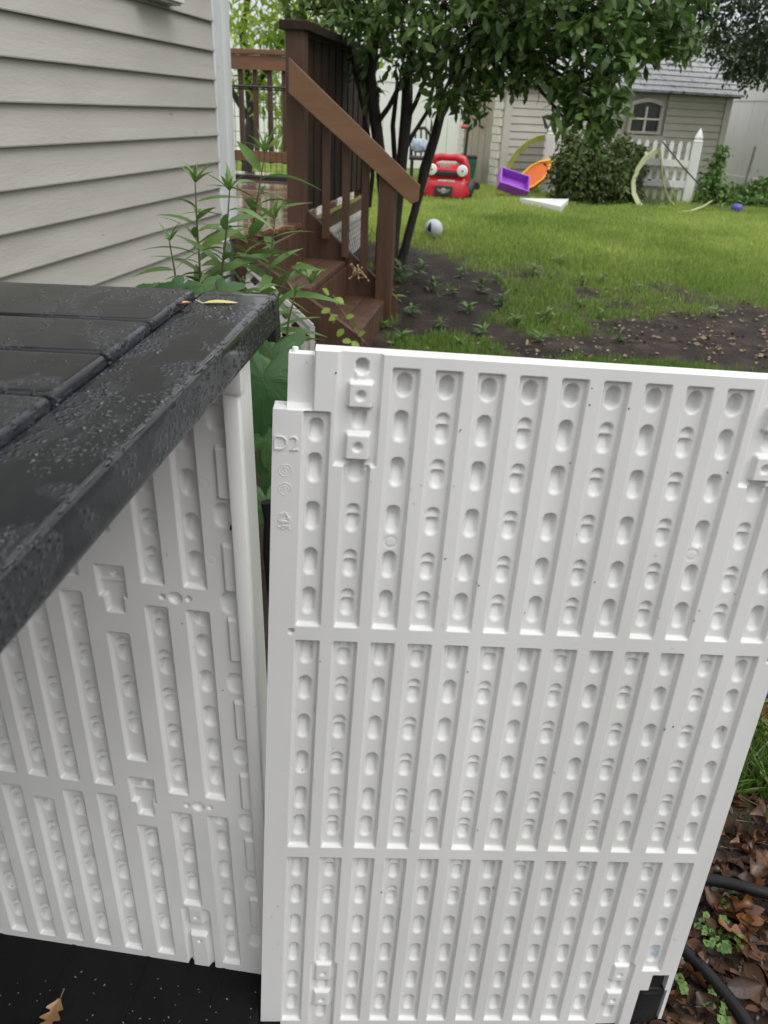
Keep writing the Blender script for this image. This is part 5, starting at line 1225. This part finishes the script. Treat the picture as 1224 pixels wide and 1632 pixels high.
n = 1500; rg = np.random.default_rng(16); P = A3([onground(a, b) for a, b in zip(rg.uniform(590, 1250, n), 425 + 185 * rg.random(n) ** .8)]) + UPZ * .012
D = rg.normal(size=(n, 3)); D[:, 2] *= .2; N = np.tile(UPZ, (n, 1)) + rg.normal(size=(n, 3)) * .4; ln = rg.uniform(.012, .032, n) * rg.choice([1, 1.0, 1.5], n)
kp = rg.random(n) < smooth01((fbm(P[:, 0], P[:, 1], 2.4, 55) - .38) / .25); P, D, N, ln = P[kp], D[kp], N[kp], ln[kp]
V, Q, A = leaf_batch(P, D, N, ln, ln * .55, 'oval', 2, .2, .1, var=rg.random(len(P)) ** .7)
o = mesh_np('leaf_litter', V, Q, mat=LIT, attr=A); props(o, 'scattered yellow and brown leaf flecks over the bare soil', 'leaf litter', kind='stuff')
# brown oak leaves beside the panel
OAKW = [mat('wet_oak_leaf_%d' % i, c, .28, c2, 30, bump=.0012, bscale=90, trans=.06, spec=.45, rough2=.5) for i, (c, c2) in enumerate((((.055, .021, .009), (.100, .041, .017)), ((.024, .012, .007), (.052, .025, .013)), ((.11, .042, .013), (.18, .074, .026)), ((.058, .029, .015), (.095, .048, .025))))]
rg = np.random.default_rng(17); RNG = np.random.default_rng(18)
spots = []
for k in range(46):
    y = rg.uniform(1120, 1650); xl = 1222 - (y - 1092) * .32; x = rg.uniform(xl - 25, max(xl + 30, 1290)); spots.append((x, y))
spots += [(1170, 1340), (1200, 1360), (1190, 1310), (1215, 1330), (1160, 1375), (1205, 1150), (1215, 1165), (1150, 1610), (1200, 1520), (1215, 1480), (1185, 1460), (1210, 1600), (1110, 1580), (1120, 1605), (1190, 1390), (1220, 1385)]
def leaf_label(x, y, L, ci):
    hue = ('wet russet brown', 'wet dark brown', 'wet orange-brown', 'wet dull brown')[ci]; size = 'small' if L < .055 else 'large' if L > .075 else 'curled'
    yl = 1380 + (x - 1000) * .2; y2 = 1440 + (x - 1000) * 1.0
    where = 'beside the long grass tuft' if y < 1290 else 'just above the straight hose' if y < yl + 8 else 'between the two hoses' if y < y2 else 'below the bending hose'
    side = 'at the panel edge' if x < 1222 - (y - 1092) * .32 + 45 else 'out at the photo edge' if x > 1190 else 'midway out'
    return f'{size} {hue} oak leaf {where}, {side}'
for k, (x, y) in enumerate(spots):
    if 1185 < y < 1265 and rg.random() < .8: continue
    L = rg.uniform(.038, .092); ci = int(rg.integers(4)); b = atz(x, y, GZ + .006 + rg.uniform(0, .016)); t = rg.uniform(0, 6.28)
    n_ = A3([rg.normal() * .45, rg.normal() * .45, 1.0])
    if k % 4 == 1:                                                   # some plain oval leaves among the lobed ones
        flat_leaf('fallen_leaf', b + UPZ * .004, A3([math.cos(t), math.sin(t), rg.uniform(-.05, .25)]), n_, L * .66, L * rg.uniform(.26, .38), 'oval', OAKW[ci], leaf_label(x, y, L, ci).replace('oak leaf', 'oval leaf'), 'leaf', droop=rg.uniform(-.3, .3), fold=rg.uniform(0, .5), curl=rg.uniform(0, .9), seg=9, group='oval leaves beside the panel'); continue
    oak_leaf('oak_leaf', b, A3([math.cos(t), math.sin(t), rg.uniform(-.05, .3)]), n_, L, OAKW[ci], leaf_label(x, y, L, ci), 'oak leaves beside the panel', curl=rg.uniform(.2, 1.0), droop=rg.uniform(-.2, .3), fold=rg.uniform(0, .3))
# matted older leaf bits under the whole leaves
n = 420; yy = rg.uniform(1110, 1660, n); xx = 1222 - (yy - 1092) * .32 - 25 + rg.random(n) * 190
P = A3([atz(a, b, GZ + .004) for a, b in zip(xx, yy)]); D = rg.normal(size=(n, 3)); D[:, 2] *= .15; N = np.tile(UPZ, (n, 1)) + rg.normal(size=(n, 3)) * .35; ln = rg.uniform(.012, .045, n)
V, Q, A = leaf_batch(P, D, N, ln, ln * rg.uniform(.3, .8, n), 'oval', 4, rg.uniform(0, .6, n), rg.uniform(-.4, .4, n), curl=rg.uniform(0, 1.2, n))
o = mesh_np('leaf_mulch', V, Q, mat=mat('old_leaf_mulch', (.018, .010, .007), .55, (.11, .05, .022), attr=True, spec=.25), attr=A); props(o, 'matted dark leaf mulch on the ground beside the panel', 'leaf litter', kind='stuff')
# crumbs of bark and soil between them
m = MB(); n = 900
for _ in range(n):
    y = rg.uniform(1080, 1660); xl = 1222 - (y - 1092) * .32; p = atz(rg.uniform(xl - 30, xl + 170), y, GZ + .003); r = rg.uniform(.0008, .0035); a = rdir(1)[0]; b_ = np.cross(a, rdir(1)[0]); b_ /= np.linalg.norm(b_)
    m.box(p, (r * 2.4, r * 1.3, r), (a, b_, np.cross(a, b_)))
o = m.build('soil_crumbs', mat('soil_crumbs', (.03, .02, .014), .7, (.16, .12, .08), 60, lo=.5, hi=.7)); props(o, 'dark soil crumbs and bark bits beside the panel', 'soil', kind='stuff')
# clover-like weeds near the hoses
def clover(b, n, label, rng, R=.045, h=.022):
    c = thing('clover_weed', label, 'weed', b, 'round-leaved weeds by the hoses')
    for _ in range(n):
        t = rng.uniform(0, 6.28); r = R * math.sqrt(rng.random()); e = b + A3([math.cos(t) * r, math.sin(t) * r, h * rng.uniform(.5, 1.1)])
        m = MB(); m.tube([b, (b + e) / 2 + UPZ * .006, e], .0007, 4, cap=False); st = m.build('stalk', LEAF_W, c)
        up = A3([rng.normal() * .25, rng.normal() * .25 - .15, 1]); up /= np.linalg.norm(up); vs = [e - up * .0015]; k = 20; L = rng.uniform(.0045, .009); ph = rng.uniform(0, 6)
        ex_ = np.cross(up, A3([.3, 1, 0])); ex_ /= np.linalg.norm(ex_); ey = np.cross(up, ex_)
        for i in range(k):
            q = 2 * math.pi * i / k; rad = L * (.72 + .28 * abs(math.cos(2.5 * q + ph))); vs.append(e + ex_ * rad * math.cos(q) + ey * rad * math.sin(q) + up * .0015 * math.cos(3 * q))
        me_ = mesh_np('leaf', A3(vs), tris=[(0, i + 1, (i + 1) % k + 1) for i in range(k)], mat=LEAF_W, parent=c, attr=np.full(len(vs), rng.random()))
rg = np.random.default_rng(19)
for (x, y, n, R) in ((1143, 1500, 24, .036), (1150, 1437, 8, .022), (1140, 1612, 14, .028), (1085, 1540, 5, .012), (1078, 1580, 4, .012)):
    clover(atz(x, y, GZ + .004), n, dict([((1143, 1500), 'largest round-leaved weed, between the two black hoses'), ((1150, 1437), 'round-leaved weed just under the straight black hose'), ((1140, 1612), 'round-leaved weed below the bending hose'), ((1085, 1540), 'tiny round-leaved weed where the bending hose meets the panel'), ((1078, 1580), 'tiny round-leaved weed beside the panel notch')])[(x, y)], rg, R)

# ------------------------------------------------------------------ tall weeds at the house corner
STEMG = mat('weed_stem', (.07, .10, .03), .5, (.12, .07, .04), 12)
def tall_weed(label, pix, Y, nl, L, rng, top=9, seg=6):
    P = [at(x, y, Y) for x, y in pix]; b = P[0].copy(); z = float(gh(b[0], b[1])); b[2] = z
    w = thing('tall_weed', label, 'plant', b); path = [b] + P
    m = MB(); n = len(path); m.tube(path, list(np.linspace(.0045, .0016, n)), 6); m.build('stem', STEMG, w, smooth=True)
    C = A3(path); sl = np.concatenate([[0], np.cumsum(np.linalg.norm(np.diff(C, axis=0), axis=1))]); tot = sl[-1]
    def pt(s): return A3([np.interp(s, sl, C[:, i]) for i in range(3)])
    ph = rng.uniform(0, 6)
    for k in range(nl):
        f = .44 + .53 * k / nl; p = pt(tot * f); t = ph + k * 2.4; el = rng.uniform(.2, .8)
        D = A3([math.cos(t) * math.cos(el), math.sin(t) * math.cos(el), math.sin(el)]); ln = L * rng.uniform(.75, 1.15) * (1 if f < .85 else .8)
        V, Q, A = leaf_batch([p], [D], [UPZ + rng.normal(size=3) * .3], ln, ln * .22, 'lance', seg, .22, rng.uniform(.2, .7), var=A3([rng.random() * .8])); mesh_np('leaf', V, Q, mat=LEAF_W, parent=w, attr=A, smooth=True)
    e = path[-1]
    for k in range(top):
        t = k * 2.4; el = rng.uniform(.75, 1.35); D = A3([math.cos(t) * math.cos(el), math.sin(t) * math.cos(el), math.sin(el)]); ln = L * rng.uniform(.25, .48)
        V, Q, A = leaf_batch([e], [D], [UPZ + D * .0 + rng.normal(size=3) * .2], ln, ln * .22, 'lance', 4, .25, rng.uniform(.1, .6), var=A3([.6 + .4 * rng.random()])); mesh_np('leaf', V, Q, mat=LEAF_W, parent=w, attr=A, smooth=True)
rg = np.random.default_rng(23)
tall_weed('tall leafy weed standing against the beige siding, left of the corner board', [(320, 480), (318, 420), (313, 340), (311, 292)], 2.25, 36, .165, rg)
tall_weed('tall leafy weed in front of the pale corner board', [(350, 480), (354, 430), (362, 360), (366, 305)], 2.1, 36, .165, rg)
tall_weed('tallest leafy weed, its top over the deck floor beside the dark post', [(385, 480), (395, 400), (410, 320), (422, 245)], 2.35, 40, .175, rg)
tall_weed('leafy weed arching right with its tip over the deck steps', [(420, 560), (440, 480), (466, 425), (488, 440), (496, 452)], 1.95, 30, .145, rg)
tall_weed('short leafy weed at the far left of the clump by the siding', [(285, 480), (278, 430), (270, 385)], 2.2, 20, .125, rg, 7)
tall_weed('leafy weed between the corner board and the lattice', [(425, 500), (430, 430), (438, 350)], 2.15, 32, .15, rg, 7)
tall_weed('low leafy weed in front of the white lattice', [(455, 560), (460, 510), (470, 470)], 1.9, 12, .10, rg, 6)
LEAF_D = mat('dark_broad_leaves', (.030, .080, .024), .5, (.060, .125, .040), attr=True, trans=.25, bump=.002, bscale=55, spec=.3)
def broad_leaf(parent, e, d, n, R, mt, rng):
    d = A3(d, float); d /= np.linalg.norm(d); n = A3(n, float); n -= d * (n @ d); n /= np.linalg.norm(n); s = np.cross(d, n); k = 80; vs = [e]; ring = []
    for i in range(k):
        q = -math.pi + 2 * math.pi * i / k; lob = .50 + .50 * abs(math.cos(2.5 * q)) ** 1.6; th = 1 + .06 * (((q * 7.3) % 1.0) - .5) * 2
        back = 1.0 if abs(q) < 2.6 else max(.35, 1 - (abs(q) - 2.6) * 1.2); r = R * lob * th * back * (1.0 - .12 * abs(q) / math.pi)
        for f in (.55, 1.0): vs.append(e + d * r * f * math.cos(q) + s * r * f * math.sin(q) + n * R * (-.10 * f * math.cos(5 * q) - .22 * f * f))
    tr = []
    for i in range(k):
        a, b = 1 + 2 * i, 1 + 2 * ((i + 1) % k); tr += [(0, a, b), (a, a + 1, b + 1), (a, b + 1, b)]
    mesh_np('leaf', A3(vs), tris=tr, mat=mt, parent=parent, attr=np.full(len(vs), rng.random()), smooth=True)
def broad_plant(label, b, leaves, rng):
    p = thing('broadleaf_plant', label, 'plant', b)
    for (x, y, Y, R, dxx, dyy) in leaves:
        e = at(x, y, Y); m = MB(); m.tube([b, (b + e) / 2 + UPZ * .05, e], [.003, .0025, .002], 5); m.build('leaf_stalk', STEMG, p)
        broad_leaf(p, e, A3([dxx, -.35, dyy]), A3([rng.normal() * .15, -.55, .8]), R, LEAF_D, rng)
bb = at(430, 760, 1.35); bb[2] = GZ
broad_plant('dark green broad-leaved plant in the gap between the lid corner and the panel', bb, ((432, 560, 1.55, .085, -.2, -.6), (418, 605, 1.30, .095, -.1, -.9), (452, 600, 1.4, .085, .3, -.8), (432, 690, 1.3, .07, .1, -.9), (428, 740, 1.3, .06, -.2, -.9), (445, 660, 1.45, .08, .4, -.8), (424, 800, 1.25, .05, .1, -1)), rg)
bb = at(300, 500, 1.7); bb[2] = GZ
broad_plant('low broad-leaved green plant along the foot of the siding behind the lid', bb, ((245, 458, 1.75, .055, -.4, -.1), (285, 455, 1.7, .060, -.2, -.2), (322, 455, 1.65, .065, .1, -.2), (350, 462, 1.6, .055, .5, -.2)), rg)
# lime-leaved vine and a dry stalk at the steps
b0 = onground(590, 565); vine = thing('vine', 'lime green small-leaved vine trailing in front of the deck steps', 'vine', b0)
P = [at(x, y, 3.6) for x, y in ((598, 560), (580, 545), (560, 520), (545, 495), (530, 470))]; P[0] = b0
m = MB(); m.tube(P, .004, 6); m.build('stem', mat('vine_stem', (.14, .09, .06), .6), vine)
for (x, y) in ((525, 470), (535, 474), (540, 486), (527, 492), (538, 502), (550, 506), (530, 515), (548, 524), (562, 525), (545, 542), (560, 544), (551, 555), (570, 535)):
    t = rg.uniform(0, 6.28); V, Q, A = leaf_batch([at(x, y, 3.6)], [A3([math.cos(t), -.4, math.sin(t) * .6])], [A3([0, -.6, .8])], .048, .034, 'oval', 4, .12, .1); mesh_np('leaf', V, Q, mat=LEAF_V, parent=vine, attr=A, smooth=True)
b0 = onground(572, 470); dry = thing('dry_stalk', 'dry tan seed stalk standing at the foot of the stairs', 'plant', b0)
DRY = mat('dry_straw', (.30, .20, .11), .7, (.42, .31, .18), 30)
m = MB(); q = at(571, 425, 4.3); m.tube([b0, (b0 + q) / 2, q], .003, 5); m.build('stem', DRY, dry); m = MB()
for _ in range(26):
    e = q + A3([rg.normal() * .03, rg.normal() * .02, rg.uniform(-.08, .02)]); m.tube([q - UPZ * rg.uniform(0, .06), e], [.002, .001], 4); m.lathe(e, [(.003, -.004), (.005, 0), (.002, .006)], 5)
o = m.build('seed_head', DRY, dry); o['kind'] = 'stuff'
for (x, y) in ((575, 400), (0, 0)):
    pass
